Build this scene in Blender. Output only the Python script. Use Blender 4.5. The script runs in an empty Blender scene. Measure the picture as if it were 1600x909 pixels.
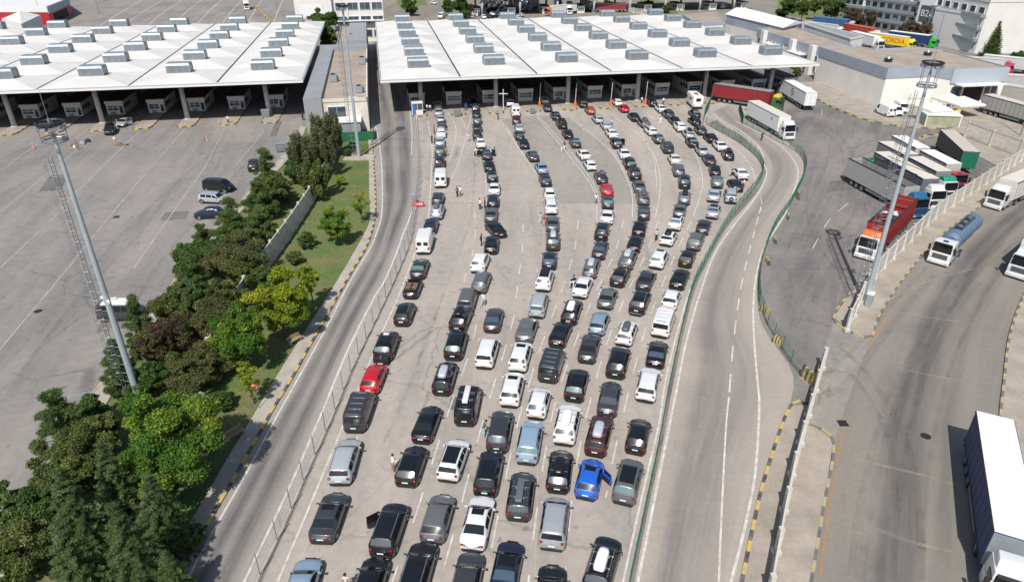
import bpy, bmesh, math, random
import numpy as np
from mathutils import Vector, Matrix
random.seed(7); rng = np.random.default_rng(7)
sc = bpy.context.scene
PI = math.pi
# ---------------------------------------------------------------- camera
F = 1070.0; TH = math.atan(584.5/F); CH = 38.5
cam = bpy.data.cameras.new('camera'); camo = bpy.data.objects.new('camera', cam); sc.collection.objects.link(camo)
camo.location = (0, 0, CH); camo.rotation_euler = (PI/2-TH, 0, 0)
cam.sensor_width = 36; cam.lens = 36*F/1600; cam.clip_start = 0.5; cam.clip_end = 6000
sc.camera = camo
sc.render.resolution_x = 1024; sc.render.resolution_y = 581
# ---------------------------------------------------------------- light
SUN_EL = math.radians(51.5); SH = math.radians(13.3)      # shadows fall away from the camera, slightly to the right
w = bpy.data.worlds.new("World"); sc.world = w; w.use_nodes = True
nt = w.node_tree; sky = nt.nodes.new('ShaderNodeTexSky'); sky.sky_type = 'NISHITA'; sky.sun_disc = False
sky.sun_elevation = SUN_EL; sky.sun_rotation = SH + PI
sky.air_density = 1.0; sky.dust_density = 1.5
bg = nt.nodes['Background']; bg.inputs[1].default_value = 0.10
nt.links.new(sky.outputs[0], bg.inputs[0])
sl = bpy.data.lights.new('sun', 'SUN'); sl.energy = 4.7; sl.angle = math.radians(0.5); sl.color = (1, 0.96, 0.90)
so = bpy.data.objects.new('sun', sl); sc.collection.objects.link(so)
sv = Vector((math.sin(SH)*math.cos(SUN_EL), math.cos(SH)*math.cos(SUN_EL), -math.sin(SUN_EL)))
so.rotation_euler = sv.to_track_quat('-Z', 'Y').to_euler()
sc.view_settings.view_transform = 'Standard'; sc.view_settings.look = 'None'; sc.view_settings.gamma = 1
sc.view_settings.exposure = 0.17
# ---------------------------------------------------------------- measuring: a point of the survey photo to the ground at height z
def G(px, py, z=0.0):
    u = px-800; v = py-454.5
    fw = F*math.cos(TH)-v*math.sin(TH); dn = F*math.sin(TH)+v*math.cos(TH); t = (CH-z)/dn
    return Vector((u*t, fw*t, z))
def PX(s, z=0):                     # "x,y x,y ..." -> list of points
    return [G(*map(float, q.split(',')), z) for q in s.split()]
A1 = math.radians(-10.594)
D1 = Vector((math.sin(A1), math.cos(A1), 0)); D2 = Vector((math.cos(A1), -math.sin(A1), 0)); RZ = -A1
def D(a, b, z=0.0): return D2*a+D1*b+Vector((0, 0, z))
# ---------------------------------------------------------------- materials
MATS = {}
def mat(name, col, rough=0.7, metal=0.0, var=0.0, scale=1.0, col2=None, bump=0.0, bscale=30, spec=0.5, coords='Object', coat=0.0, detail=6, stretch=None, second=None):
    if name in MATS: return MATS[name]
    m = bpy.data.materials.new(name); m.use_nodes = True; t = m.node_tree; b = t.nodes['Principled BSDF']
    b.inputs['Roughness'].default_value = rough; b.inputs['Metallic'].default_value = metal
    b.inputs['Specular IOR Level'].default_value = spec; b.inputs['Coat Weight'].default_value = coat; b.inputs['Coat Roughness'].default_value = .05
    b.inputs['Base Color'].default_value = (*col, 1)
    tc = None
    def coord():
        n = t.nodes.new('ShaderNodeTexCoord'); o = n.outputs[coords]
        if stretch:
            mp = t.nodes.new('ShaderNodeMapping'); mp.inputs['Scale'].default_value = stretch; t.links.new(o, mp.inputs[0]); o = mp.outputs[0]
        return o
    if var or col2:
        c2 = col2 or tuple(c*(1-var) for c in col)
        n = t.nodes.new('ShaderNodeTexNoise'); n.inputs['Scale'].default_value = scale; n.inputs['Detail'].default_value = detail; n.inputs['Roughness'].default_value = .62
        t.links.new(coord(), n.inputs['Vector'])
        r = t.nodes.new('ShaderNodeValToRGB'); r.color_ramp.elements[0].position = .36; r.color_ramp.elements[1].position = .66
        r.color_ramp.elements[0].color = (*col, 1); r.color_ramp.elements[1].color = (*c2, 1)
        t.links.new(n.outputs[0], r.inputs[0]); out = r.outputs[0]
        if second:                  # (scale, strength) finer mottling multiplied in
            n2 = t.nodes.new('ShaderNodeTexNoise'); n2.inputs['Scale'].default_value = second[0]; n2.inputs['Detail'].default_value = 8; n2.inputs['Roughness'].default_value = .7
            t.links.new(t.nodes.new('ShaderNodeTexCoord').outputs[coords], n2.inputs['Vector'])
            mr = t.nodes.new('ShaderNodeMapRange'); mr.inputs[1].default_value = .3; mr.inputs[2].default_value = .7
            mr.inputs[3].default_value = 1-second[1]; mr.inputs[4].default_value = 1+second[1]*.6
            t.links.new(n2.outputs[0], mr.inputs[0])
            mm = t.nodes.new('ShaderNodeVectorMath'); mm.operation = 'SCALE'; t.links.new(out, mm.inputs[0]); t.links.new(mr.outputs[0], mm.inputs['Scale']); out = mm.outputs[0]
        t.links.new(out, b.inputs['Base Color'])
    if bump:
        n = t.nodes.new('ShaderNodeTexNoise'); n.inputs['Scale'].default_value = bscale; n.inputs['Detail'].default_value = 5
        t.links.new(coord(), n.inputs['Vector']); bp = t.nodes.new('ShaderNodeBump'); bp.inputs['Strength'].default_value = bump; bp.inputs['Distance'].default_value = .05
        t.links.new(n.outputs[0], bp.inputs['Height']); t.links.new(bp.outputs[0], b.inputs['Normal'])
    MATS[name] = m; return m
def road_mat(name, base, dark, wheel=(), streak=.5, joints=0.0):
    """UV: u 0..1 across the lane, v metres along it. wheel = list of (u, width, strength) rubbed tracks."""
    m = bpy.data.materials.new(name); m.use_nodes = True; t = m.node_tree; b = t.nodes['Principled BSDF']; b.inputs['Roughness'].default_value = .85
    L = t.links.new; N = t.nodes.new
    uv = N('ShaderNodeTexCoord'); sep = N('ShaderNodeSeparateXYZ'); L(uv.outputs['UV'], sep.inputs[0])
    mp = N('ShaderNodeMapping'); mp.inputs['Scale'].default_value = (6, .03, 1); L(uv.outputs['UV'], mp.inputs[0])
    n1 = N('ShaderNodeTexNoise'); n1.inputs['Scale'].default_value = 1.6; n1.inputs['Detail'].default_value = 7; n1.inputs['Roughness'].default_value = .6; L(mp.outputs[0], n1.inputs['Vector'])
    n2 = N('ShaderNodeTexNoise'); n2.inputs['Scale'].default_value = .09; n2.inputs['Detail'].default_value = 8; n2.inputs['Roughness'].default_value = .65; L(uv.outputs['Object'], n2.inputs['Vector'])
    def math_(op, a, bb=None, cc=None):
        q = N('ShaderNodeMath'); q.operation = op; q.use_clamp = False
        for i, x in enumerate((a, bb, cc)):
            if x is None: continue
            if isinstance(x, (int, float)): q.inputs[i].default_value = x
            else: L(x, q.inputs[i])
        return q.outputs[0]
    wob = math_('MULTIPLY_ADD', n2.outputs[0], .16, -.08)
    uu = math_('ADD', sep.outputs[0], wob)
    acc = math_('MULTIPLY_ADD', n1.outputs[0], streak*1.6, -streak*.8+.1)
    acc = math_('ADD', acc, math_('MULTIPLY_ADD', n2.outputs[0], .9, -.45))
    for (c, wd, st) in wheel:
        d = math_('DIVIDE', math_('SUBTRACT', uu, c), wd)
        g = math_('POWER', 2.718, math_('MULTIPLY', math_('MULTIPLY', d, d), -1))
        g = math_('MULTIPLY', g, math_('MULTIPLY_ADD', n1.outputs[0], .9, .5))
        acc = math_('MULTIPLY_ADD', g, st, acc)
    mx = N('ShaderNodeMix'); mx.data_type = 'RGBA'; mx.clamp_factor = True; L(acc, mx.inputs[0]); mx.inputs[6].default_value = (*base, 1); mx.inputs[7].default_value = (*dark, 1)
    n3 = N('ShaderNodeTexNoise'); n3.inputs['Scale'].default_value = 2.5; n3.inputs['Detail'].default_value = 9; n3.inputs['Roughness'].default_value = .75; L(uv.outputs['Object'], n3.inputs['Vector'])
    sclr = N('ShaderNodeVectorMath'); sclr.operation = 'SCALE'; L(mx.outputs[2], sclr.inputs[0]); L(math_('MULTIPLY_ADD', n3.outputs[0], .5, .75), sclr.inputs['Scale'])
    L(sclr.outputs[0], b.inputs['Base Color']); MATS[name] = m; return m
def area_mat(name, base, dark, s1=.05, s2=1.2, rot=0.0, joint=(0, 0), jcol=(.1, .09, .08), patch=None):
    """large paved area: broad stains, fine mottling, tyre arcs and slab joints"""
    m = bpy.data.materials.new(name); m.use_nodes = True; t = m.node_tree; b = t.nodes['Principled BSDF']; b.inputs['Roughness'].default_value = .88
    L = t.links.new; N = t.nodes.new
    tc = N('ShaderNodeTexCoord'); mp = N('ShaderNodeMapping'); mp.inputs['Rotation'].default_value = (0, 0, rot); L(tc.outputs['Object'], mp.inputs[0]); V = mp.outputs[0]
    def noise(sc_, det, rg, vec=V, dist=0):
        n = N('ShaderNodeTexNoise'); n.inputs['Scale'].default_value = sc_; n.inputs['Detail'].default_value = det; n.inputs['Roughness'].default_value = rg; n.inputs['Distortion'].default_value = dist; L(vec, n.inputs['Vector']); return n.outputs[0]
    ms = N('ShaderNodeMapping'); ms.inputs['Scale'].default_value = (1, .12, 1); L(V, ms.inputs[0])
    a = noise(s1, 8, .62, dist=.6); c = noise(.35, 6, .6, ms.outputs[0])
    r = N('ShaderNodeMapRange'); r.inputs[1].default_value = .38; r.inputs[2].default_value = .64; L(a, r.inputs[0])
    r2 = N('ShaderNodeMapRange'); r2.inputs[1].default_value = .42; r2.inputs[2].default_value = .72; r2.inputs[4].default_value = .7; L(c, r2.inputs[0])
    ad = N('ShaderNodeMath'); ad.operation = 'MULTIPLY_ADD'; L(r.outputs[0], ad.inputs[0]); ad.inputs[1].default_value = .65; L(r2.outputs[0], ad.inputs[2]); ad.use_clamp = True
    mx = N('ShaderNodeMix'); mx.data_type = 'RGBA'; L(ad.outputs[0], mx.inputs[0]); mx.inputs[6].default_value = (*base, 1); mx.inputs[7].default_value = (*dark, 1)
    col = mx.outputs[2]
    n3 = noise(s2, 10, .75)
    mr = N('ShaderNodeMapRange'); mr.inputs[1].default_value = .25; mr.inputs[2].default_value = .75; mr.inputs[3].default_value = .80; mr.inputs[4].default_value = 1.15; L(n3, mr.inputs[0])
    s = N('ShaderNodeVectorMath'); s.operation = 'SCALE'; L(col, s.inputs[0]); L(mr.outputs[0], s.inputs['Scale']); col = s.outputs[0]
    # dark oil drips
    vo = noise(.9, 3, .5); mo = N('ShaderNodeMapRange'); mo.inputs[1].default_value = .66; mo.inputs[2].default_value = .74; mo.inputs[4].default_value = .6; L(vo, mo.inputs[0])
    m2 = N('ShaderNodeMix'); m2.data_type = 'RGBA'; L(mo.outputs[0], m2.inputs[0]); L(col, m2.inputs[6]); m2.inputs[7].default_value = (*[x*.45 for x in dark], 1); col = m2.outputs[2]
    # cracks: distorted cell edges, only where a broad mask lets them show
    dn_ = N('ShaderNodeTexNoise'); dn_.inputs['Scale'].default_value = .8; dn_.inputs['Detail'].default_value = 5; L(V, dn_.inputs['Vector'])
    va = N('ShaderNodeVectorMath'); va.operation = 'MULTIPLY_ADD'; L(dn_.outputs['Color'], va.inputs[0]); va.inputs[1].default_value = (1.6, 1.6, 0); L(V, va.inputs[2])
    vr = N('ShaderNodeTexVoronoi'); vr.feature = 'DISTANCE_TO_EDGE'; vr.inputs['Scale'].default_value = .11; L(va.outputs[0], vr.inputs['Vector'])
    vm_ = N('ShaderNodeMapRange'); vm_.inputs[1].default_value = .004; vm_.inputs[2].default_value = .013; vm_.inputs[3].default_value = .6; vm_.inputs[4].default_value = 0; L(vr.outputs['Distance'], vm_.inputs[0])
    msk = N('ShaderNodeMapRange'); msk.inputs[1].default_value = .45; msk.inputs[2].default_value = .6; L(a, msk.inputs[0])
    cm_ = N('ShaderNodeMath'); cm_.operation = 'MULTIPLY'; L(vm_.outputs[0], cm_.inputs[0]); L(msk.outputs[0], cm_.inputs[1])
    m4 = N('ShaderNodeMix'); m4.data_type = 'RGBA'; L(cm_.outputs[0], m4.inputs[0]); L(col, m4.inputs[6]); m4.inputs[7].default_value = (*[x*.5 for x in dark], 1); col = m4.outputs[2]
    if joint[0]:
        br = N('ShaderNodeTexBrick'); br.offset = 0; br.inputs['Scale'].default_value = 1; br.inputs['Brick Width'].default_value = joint[0]; br.inputs['Row Height'].default_value = joint[1]
        br.inputs['Mortar Size'].default_value = .035; br.inputs['Mortar Smooth'].default_value = .2; L(V, br.inputs['Vector'])
        m3 = N('ShaderNodeMix'); m3.data_type = 'RGBA'
        q = N('ShaderNodeMath'); q.operation = 'MULTIPLY'; L(br.outputs['Fac'], q.inputs[0]); q.inputs[1].default_value = .45; L(q.outputs[0], m3.inputs[0]); L(col, m3.inputs[6]); m3.inputs[7].default_value = (*jcol, 1); col = m3.outputs[2]
    L(col, b.inputs['Base Color']); MATS[name] = m; return m
# paint takes its colour from the object (each vehicle its own colour)
def paint_mat():
    m = bpy.data.materials.new('car_paint'); m.use_nodes = True; t = m.node_tree; b = t.nodes['Principled BSDF']
    oi = t.nodes.new('ShaderNodeObjectInfo'); t.links.new(oi.outputs['Color'], b.inputs['Base Color'])
    b.inputs['Roughness'].default_value = .32; b.inputs['Metallic'].default_value = .25; b.inputs['Coat Weight'].default_value = .5; b.inputs['Coat Roughness'].default_value = .06
    n = t.nodes.new('ShaderNodeTexNoise'); n.inputs['Scale'].default_value = 3; tc = t.nodes.new('ShaderNodeTexCoord'); t.links.new(tc.outputs['Object'], n.inputs['Vector'])
    mr = t.nodes.new('ShaderNodeMapRange'); mr.inputs[3].default_value = .24; mr.inputs[4].default_value = .48; t.links.new(n.outputs[0], mr.inputs[0]); t.links.new(mr.outputs[0], b.inputs['Roughness'])
    MATS['paint'] = m; return m
def objcol_mat(name, rough=.8, var=.12):
    m = bpy.data.materials.new(name); m.use_nodes = True; t = m.node_tree; b = t.nodes['Principled BSDF']
    oi = t.nodes.new('ShaderNodeObjectInfo'); n = t.nodes.new('ShaderNodeTexNoise'); n.inputs['Scale'].default_value = 1.5; n.inputs['Detail'].default_value = 6; tc = t.nodes.new('ShaderNodeTexCoord'); t.links.new(tc.outputs['Object'], n.inputs['Vector'])
    mr = t.nodes.new('ShaderNodeMapRange'); mr.inputs[1].default_value = .3; mr.inputs[2].default_value = .7; mr.inputs[3].default_value = 1-var; mr.inputs[4].default_value = 1.0; t.links.new(n.outputs[0], mr.inputs[0])
    s = t.nodes.new('ShaderNodeVectorMath'); s.operation = 'SCALE'; t.links.new(oi.outputs['Color'], s.inputs[0]); t.links.new(mr.outputs[0], s.inputs['Scale']); t.links.new(s.outputs[0], b.inputs['Base Color'])
    b.inputs['Roughness'].default_value = rough; MATS[name] = m; return m
PAINT = paint_mat(); OBJC = objcol_mat('tinted_sheet', .55); CLOTH = objcol_mat('cloth', .9)
GLASS = mat('tinted_glass', (.010, .012, .015), .07, 0, spec=.45)
SKYGL = mat('rear_glass', (.014, .018, .021), .10, 0, spec=.6)
RUB = mat('tyre_rubber', (.018, .018, .02), .85)
RIM = mat('alloy_rim', (.42, .43, .45), .3, .8)
TRIM = mat('black_trim', (.02, .02, .022), .55)
CHROME = mat('bright_trim', (.6, .6, .62), .25, .9)
TAIL = mat('tail_lamp_lens', (.20, .006, .010), .15, coat=.6)
HEADL = mat('head_lamp_lens', (.45, .47, .5), .08, coat=.6)
PLATE = mat('plate_white', (.75, .75, .73), .4)
PLATEY = mat('plate_yellow', (.7, .5, .03), .4)
BOXP = objcol_mat('roof_box_plastic', .35, .05)
CREAM = mat('cream_wall', (.74, .72, .67), .85, var=.10, scale=.25, second=(4, .05))
WHITEW = mat('white_wall', (.64, .63, .60), .85, var=.08, scale=.3, second=(3, .05))
STONE = mat('stone_cladding', (.60, .56, .49), .85, var=.16, scale=.8, second=(6, .06))
GREYM = mat('grey_metal_cladding', (.29, .30, .315), .6, .1, var=.15, scale=.5)
BLUEM = mat('blue_grey_fascia', (.33, .37, .43), .55, .1, var=.12, scale=.3)
GALV = mat('galvanised_steel', (.27, .31, .34), .45, .55, var=.25, scale=1.2, second=(9, .12))
GALVL = mat('galvanised_lid', (.38, .42, .45), .4, .5, var=.15, scale=1)
CONC = mat('concrete', (.42, .39, .34), .9, var=.28, scale=.8, second=(7, .12))
CONCP = mat('precast_concrete', (.58, .55, .49), .9, var=.30, scale=.9, second=(8, .14))
GRAVEL = mat('gravel_roof', (.36, .30, .245), .95, var=.25, scale=.25, second=(5, .16), bump=.3)
ROOFW = mat('roof_sheet', (.66, .64, .60), .6, 0, var=.10, scale=.12, second=(1.2, .04))
MARKW = mat('road_paint_worn', (.46, .44, .41), .8, col2=(.27, .25, .235), scale=.9, second=(7, .25))
MARK = mat('road_paint_white', (.62, .60, .56), .7, var=.0, col2=(.40, .37, .33), scale=1.4, second=(9, .2))
MARKY = mat('kerb_yellow', (.58, .38, .035), .75, col2=(.40, .33, .20), scale=1.7, second=(9, .25))
MARKK = mat('kerb_black', (.045, .045, .045), .8, col2=(.17, .16, .145), scale=1.7, second=(9, .25))
MARKO = mat('road_paint_orange', (.36, .19, .085), .85, col2=(.22, .19, .15), scale=1.5, second=(6, .3))
GREENF = mat('green_fence_steel', (.02, .11, .07), .5)
DOORW = mat('white_frame', (.66, .66, .65), .5)
WINB = mat('window_glass', (.04, .06, .075), .08, spec=1.0)
DARK = mat('dark_interior', (.02, .02, .02), .9)
REDM = mat('red_cladding', (.42, .02, .03), .5, var=.1, scale=.4)
# ---------------------------------------------------------------- mesh helpers
class MB:
    def __init__(s): s.v = []; s.f = []; s.m = []; s.mats = []; s.uv = None
    def mi(s, m):
        if m not in s.mats: s.mats.append(m)
        return s.mats.index(m)
    def face(s, pts, m):
        n = len(s.v); s.v += [tuple(p) for p in pts]; s.f.append(tuple(range(n, n+len(pts)))); s.m.append(s.mi(m))
    def box(s, c, d, m, rz=0.0, M=None, top=None):
        x, y, z = (q/2 for q in d); n = len(s.v); R = Matrix.Rotation(rz, 3, 'Z')
        tx, ty = top if top else (1, 1)
        for sz in (-1, 1):
            for sx, sy in ((-1, -1), (1, -1), (1, 1), (-1, 1)):
                k = (tx, ty) if sz > 0 else (1, 1)
                p = R @ Vector((sx*x*k[0], sy*y*k[1], sz*z)); p = p+Vector(c)
                if M: p = M @ p
                s.v.append(tuple(p))
        for f in ((3, 2, 1, 0), (4, 5, 6, 7), (0, 1, 5, 4), (1, 2, 6, 5), (2, 3, 7, 6), (3, 0, 4, 7)):
            s.f.append(tuple(n+i for i in f)); s.m.append(s.mi(m))
    def tube(s, a, b, r, m, n=8, r2=None, caps=True):
        a = Vector(a); b = Vector(b); d = (b-a); q = d.to_track_quat('Z', 'Y'); r2 = r if r2 is None else r2; k = len(s.v)
        for P, R_ in ((a, r), (b, r2)):
            for i in range(n):
                t = 2*PI*i/n; s.v.append(tuple(P + q @ Vector((R_*math.cos(t), R_*math.sin(t), 0))))
        for i in range(n):
            j = (i+1) % n; s.f.append((k+i, k+j, k+n+j, k+n+i)); s.m.append(s.mi(m))
        if caps:
            s.f.append(tuple(k+n+i for i in range(n))); s.m.append(s.mi(m)); s.f.append(tuple(k+i for i in reversed(range(n)))); s.m.append(s.mi(m))
    def ring(s, c, R, r, m, n=28, k=5):
        for i in range(n):
            a, b = 2*PI*i/n, 2*PI*(i+1)/n
            s.tube((c[0]+R*math.cos(a), c[1]+R*math.sin(a), c[2]), (c[0]+R*math.cos(b), c[1]+R*math.sin(b), c[2]), r, m, k, caps=False)
    def prism(s, poly, z0, z1, m, mtop=None):
        n = len(poly); area = sum(poly[i][0]*poly[(i+1) % n][1]-poly[(i+1) % n][0]*poly[i][1] for i in range(n))
        if area < 0: poly = poly[::-1]
        for i in range(n):
            a, b = poly[i], poly[(i+1) % n]
            s.face([(a[0], a[1], z0), (b[0], b[1], z0), (b[0], b[1], z1), (a[0], a[1], z1)], m)
        s.face([(p[0], p[1], z1) for p in poly], mtop or m); s.face([(p[0], p[1], z0) for p in poly[::-1]], m)
    def mesh(s, name, smooth=False):
        me = bpy.data.meshes.new(name); me.from_pydata(s.v, [], s.f)
        for m in s.mats: me.materials.append(m)
        me.polygons.foreach_set('material_index', s.m)
        if smooth: me.polygons.foreach_set('use_smooth', [True]*len(s.f))
        me.update(); return me
    def build(s, name, parent=None, smooth=False, **k):
        return put(name, s.mesh(name, smooth), parent, **k)
def put(name, me, parent=None, loc=None, rz=None, col=None):
    o = bpy.data.objects.new(name, me); sc.collection.objects.link(o)
    if parent: o.parent = parent
    if loc is not None: o.location = loc
    if rz is not None: o.rotation_euler = (0, 0, rz)
    if col: o.color = (*col, 1)
    return o
def tag(o, label, cat, group=None):
    o['label'] = label; o['category'] = cat
    if group: o['group'] = group
    return o
def struct(o): o['kind'] = 'structure'; return o
def thing(name, label, cat, loc=(0, 0, 0), rz=0, group=None):
    o = bpy.data.objects.new(name, None); sc.collection.objects.link(o); o.location = loc; o.rotation_euler = (0, 0, rz); o.empty_display_size = .3
    return tag(o, label, cat, group)
def sheet(name, pts, z, m):
    bm = bmesh.new(); vs = [bm.verts.new((p[0], p[1], z)) for p in pts]; bm.faces.new(vs); bmesh.ops.triangulate(bm, faces=bm.faces)
    for f in bm.faces:
        f.normal_update()
        if f.normal.z < 0: f.normal_flip()
    me = bpy.data.meshes.new(name); bm.to_mesh(me); bm.free(); me.materials.append(m); return struct(put(name, me))
def resample(pts, n=None, step=None, smooth=True):
    P = [Vector(p) for p in pts]
    if smooth and len(P) > 2:
        out = []
        for i in range(len(P)-1):
            p0 = P[max(i-1, 0)]; p1 = P[i]; p2 = P[i+1]; p3 = P[min(i+2, len(P)-1)]
            for k in range(8):
                t = k/8; out.append(.5*((2*p1)+(p2-p0)*t+(2*p0-5*p1+4*p2-p3)*t*t+(3*p1-3*p2+p3-p0)*t**3))
        out.append(P[-1]); P = out
    cum = [0]
    for a, b in zip(P, P[1:]): cum.append(cum[-1]+(b-a).length)
    T = cum[-1]
    if n is None: n = max(2, int(round(T/step))+1)
    res = []; j = 0
    for i in range(n):
        s = T*i/(n-1)
        while j < len(P)-2 and cum[j+1] < s: j += 1
        d = cum[j+1]-cum[j]; res.append(P[j].lerp(P[j+1], (s-cum[j])/d if d else 0))
    return res, T
def ribbon(name, left, right, z, m, n=60, smooth=True):
    a, T = resample(left, n=n, smooth=smooth); b, _ = resample(right, n=n, smooth=smooth)
    V = []; Fc = []; UV = []; K = 6
    for i in range(n):
        for k in range(K+1):
            p = a[i].lerp(b[i], k/K); V.append((p.x, p.y, z))
    for i in range(n-1):
        for k in range(K):
            q = i*(K+1)+k; Fc.append((q, q+1, q+K+2, q+K+1)); UV += [(k/K, T*i/n), ((k+1)/K, T*i/n), ((k+1)/K, T*(i+1)/n), (k/K, T*(i+1)/n)]
    me = bpy.data.meshes.new(name); me.from_pydata(V, [], Fc); me.materials.append(m)
    u = me.uv_layers.new(name='UVMap'); u.data.foreach_set('uv', [c for q in UV for c in q]); me.update()
    if me.polygons[0].normal.z < 0: me.flip_normals()
    return struct(put(name, me))
def line(mb, pts, wd, z, m, dash=None, smooth=True):
    P, T = resample(pts, step=.75, smooth=smooth)
    s = 0
    for i in range(len(P)-1):
        a, b = P[i], P[i+1]; d = (b-a); L_ = d.length
        if L_ < 1e-6: continue
        if dash is None or (s % (dash[0]+dash[1])) < dash[0]:
            nrm = Vector((-d.y, d.x, 0)).normalized()*wd/2
            pv = (P[i]-P[i-1]) if i else d; nx = (P[i+2]-P[i+1]) if i+2 < len(P) else d
            n0 = (Vector((-d.y, d.x, 0)).normalized()+Vector((-pv.y, pv.x, 0)).normalized()).normalized()*wd/2
            n1 = (Vector((-d.y, d.x, 0)).normalized()+Vector((-nx.y, nx.x, 0)).normalized()).normalized()*wd/2
            mb.face([(a.x-n0.x, a.y-n0.y, z), (b.x-n1.x, b.y-n1.y, z), (b.x+n1.x, b.y+n1.y, z), (a.x+n0.x, a.y+n0.y, z)][::-1] if False else
                    [(a.x+n0.x, a.y+n0.y, z), (a.x-n0.x, a.y-n0.y, z), (b.x-n1.x, b.y-n1.y, z), (b.x+n1.x, b.y+n1.y, z)], m)
        s += L_
def kerb(name, pts, wd=.28, h=.14, z=0.0, step=1.0, m1=None, m2=None):
    """a kerb of painted stones, alternating colours, real step"""
    mb = MB(); P, T = resample(pts, step=step)
    for i in range(len(P)-1):
        a, b = P[i], P[i+1]; d = b-a; c = (a+b)/2
        mb.box((c.x, c.y, z+h/2+(.002 if i % 2 else 0)), (d.length*.995, wd, h), (m1 or MARKY) if i % 2 else (m2 or MARKK), rz=math.atan2(d.y, d.x))
    return struct(mb.build(name))
# ================================================================ GROUND
M_GROUND = area_mat('open_ground', (.25, .22, .175), (.17, .155, .125), s1=.012, s2=.2)
M_LOT = area_mat('worn_asphalt_lot', (.262, .240, .217), (.172, .162, .152), s1=.045, s2=1.0, rot=A1, joint=(19, 19), jcol=(.33, .30, .26))
M_PLAZA = area_mat('queue_concrete', (.382, .339, .298), (.275, .250, .227), s1=.035, s2=1.1, rot=.05, joint=(16, 21), jcol=(.42, .38, .33))
M_DARKP = area_mat('grey_overlay', (.305, .278, .248), (.245, .226, .203), s1=.05, s2=1.1, rot=.05)
M_YARD = area_mat('truck_yard_asphalt', (.228, .207, .187), (.118, .112, .108), s1=.04, s2=.9, rot=.5, joint=(24, 24), jcol=(.3, .28, .25))
M_GRASS = mat('grass_cover', (.085, .150, .032), .95, col2=(.18, .165, .07), scale=.22, second=(14, .35), bump=.6, bscale=40)
M_PAVE = mat('pavement_slabs', (.40, .36, .31), .9, var=.25, scale=.5, second=(4, .12))
M_PAVEB = mat('sandy_pavement', (.36, .315, .262), .9, var=.28, scale=.35, second=(5, .14))
M_ROADL = road_mat('left_road_asphalt', (.295, .268, .242), (.105, .10, .098), wheel=((.33, .13, .80), (.68, .14, .85)), streak=.38)
M_ROADT = road_mat('truck_lane_asphalt', (.355, .312, .268), (.175, .158, .148), wheel=((.30, .17, .75), (.60, .20, .45)), streak=.35)
M_ROADR = road_mat('truck_road_asphalt', (.212, .191, .165), (.098, .091, .086), wheel=((.36, .07, .7), (.48, .07, .75), (.68, .05, .35)), streak=.6)
sheet('ground', [(-1500, -300), (1500, -300), (1500, 2500), (-1500, 2500)], 0, M_GROUND)
sheet('parking_lot_ground', PX('470,197 458,223 438,249 395,292 372,322 326,368 263,453 241,483 190,560 130,637 77,729 38,790 -20,870 -60,960 -900,960')+[D(-200, 60), D(-300, 150), D(-340, 480), D(-15, 480), D(-15, 163)], .006, M_LOT)
PL_LEFT = '625,120 650,180 655,270 650,312 639.6,342 629.7,366 617.8,400 600,440.8 584,466 546.6,540 520,602.8 505,640 449.3,767 381,909 353,970'
PLAZA_FENCE = '649,189 654,262 652.7,308 647.5,335 639.6,379.4 619.8,429 606,460 585.3,503.6 551.5,573.7 518,654 474.8,750.4 442,827 404,905 380,960'
GF1 = '1102.7,194.7 1127,208 1152.4,222.4 1172,237 1184.7,250 1191.7,268.6 1184.7,287 1163,315 1136,350 1106,403 1083,450 1069,500 1055.5,560 1043,620 1031,690 1009.9,790 985,909 974,965'
GF2 = '1157,191 1185,205 1212.5,220 1244.8,238.6 1256.4,256 1257,273 1244.8,301 1232,325 1213,352 1198,385 1187,425 1185,468 1194,498 1208,524.6 1230,560 1252.9,590.6 1276,613.7'
pl = resample(PX(PL_LEFT), n=60)[0]; gf = resample(PX(GF1), n=60)[0]
sheet('queue_ground', pl+gf[::-1]+[D(88, 150), D(88, 262), D(14, 262)], .010, M_PLAZA)
sheet('queue_ground', PX('782,187 800,205 815,235 846,280 862,318 1003,318 985,285 961,245 922,208 890,184 836,180'), .014, M_DARKP)
yard = resample(PX('1102,186 1152.4,222.4 1184.7,250 1191.7,268.6 1184.7,287 1136,350 1083,450 1069,500 1043,620 985,909 970,980'), n=50)[0]
sheet('truck_yard_ground', yard+PX('1260,980 1301,690 1361,526 1449,390 1530,324 1600,275 1900,90')+[D(250, 230), D(70, 262), D(70, 163)], .004, M_YARD)
ribbon('truck_lane_road', PX('1110,176 1130,196 1158,212 1190,243 1197,262 1192,287 1165,322 1140,350 1108,405 1087,450 1073,500 1060,560 1048,620 1036,690 1014,790 991,909 979,980'),
       PX('1150,160 1190,195 1230,222 1253,247 1255,262 1253,280 1242,305 1228,330 1200,380 1186,425 1183,468 1188,500 1200,524 1226,560 1240,590 1232,640 1195,737 1157,907 1145,980'), .014, M_ROADT, n=80)
ribbon('left_road', PX('576,60 577,120 580,203 583.7,242.5 587.7,308.5 586,345 574.5,384.4 551.4,424 531.6,458.7 512,494 484,543 456.6,592.5 432,632.5 406,678.5 379,725.8 352.7,773 326,817.5 299.5,865 274.3,907.8 243,965'), PX('612,60 '+PL_LEFT), .018, M_ROADL, n=90)
ribbon('truck_road', PX('1240,1050 1267,909 1301.5,690.5 1330,610 1361,526 1406,443 1449,390 1474,365 1530,324 1600,275 1750,180'),
       PX('1572,1050 1566,909 1562,750 1564,650 1569,600 1578,525 1600,464.7 1640,400 1690,345 1780,270 1950,170'), .008, M_ROADR, n=80)
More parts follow.
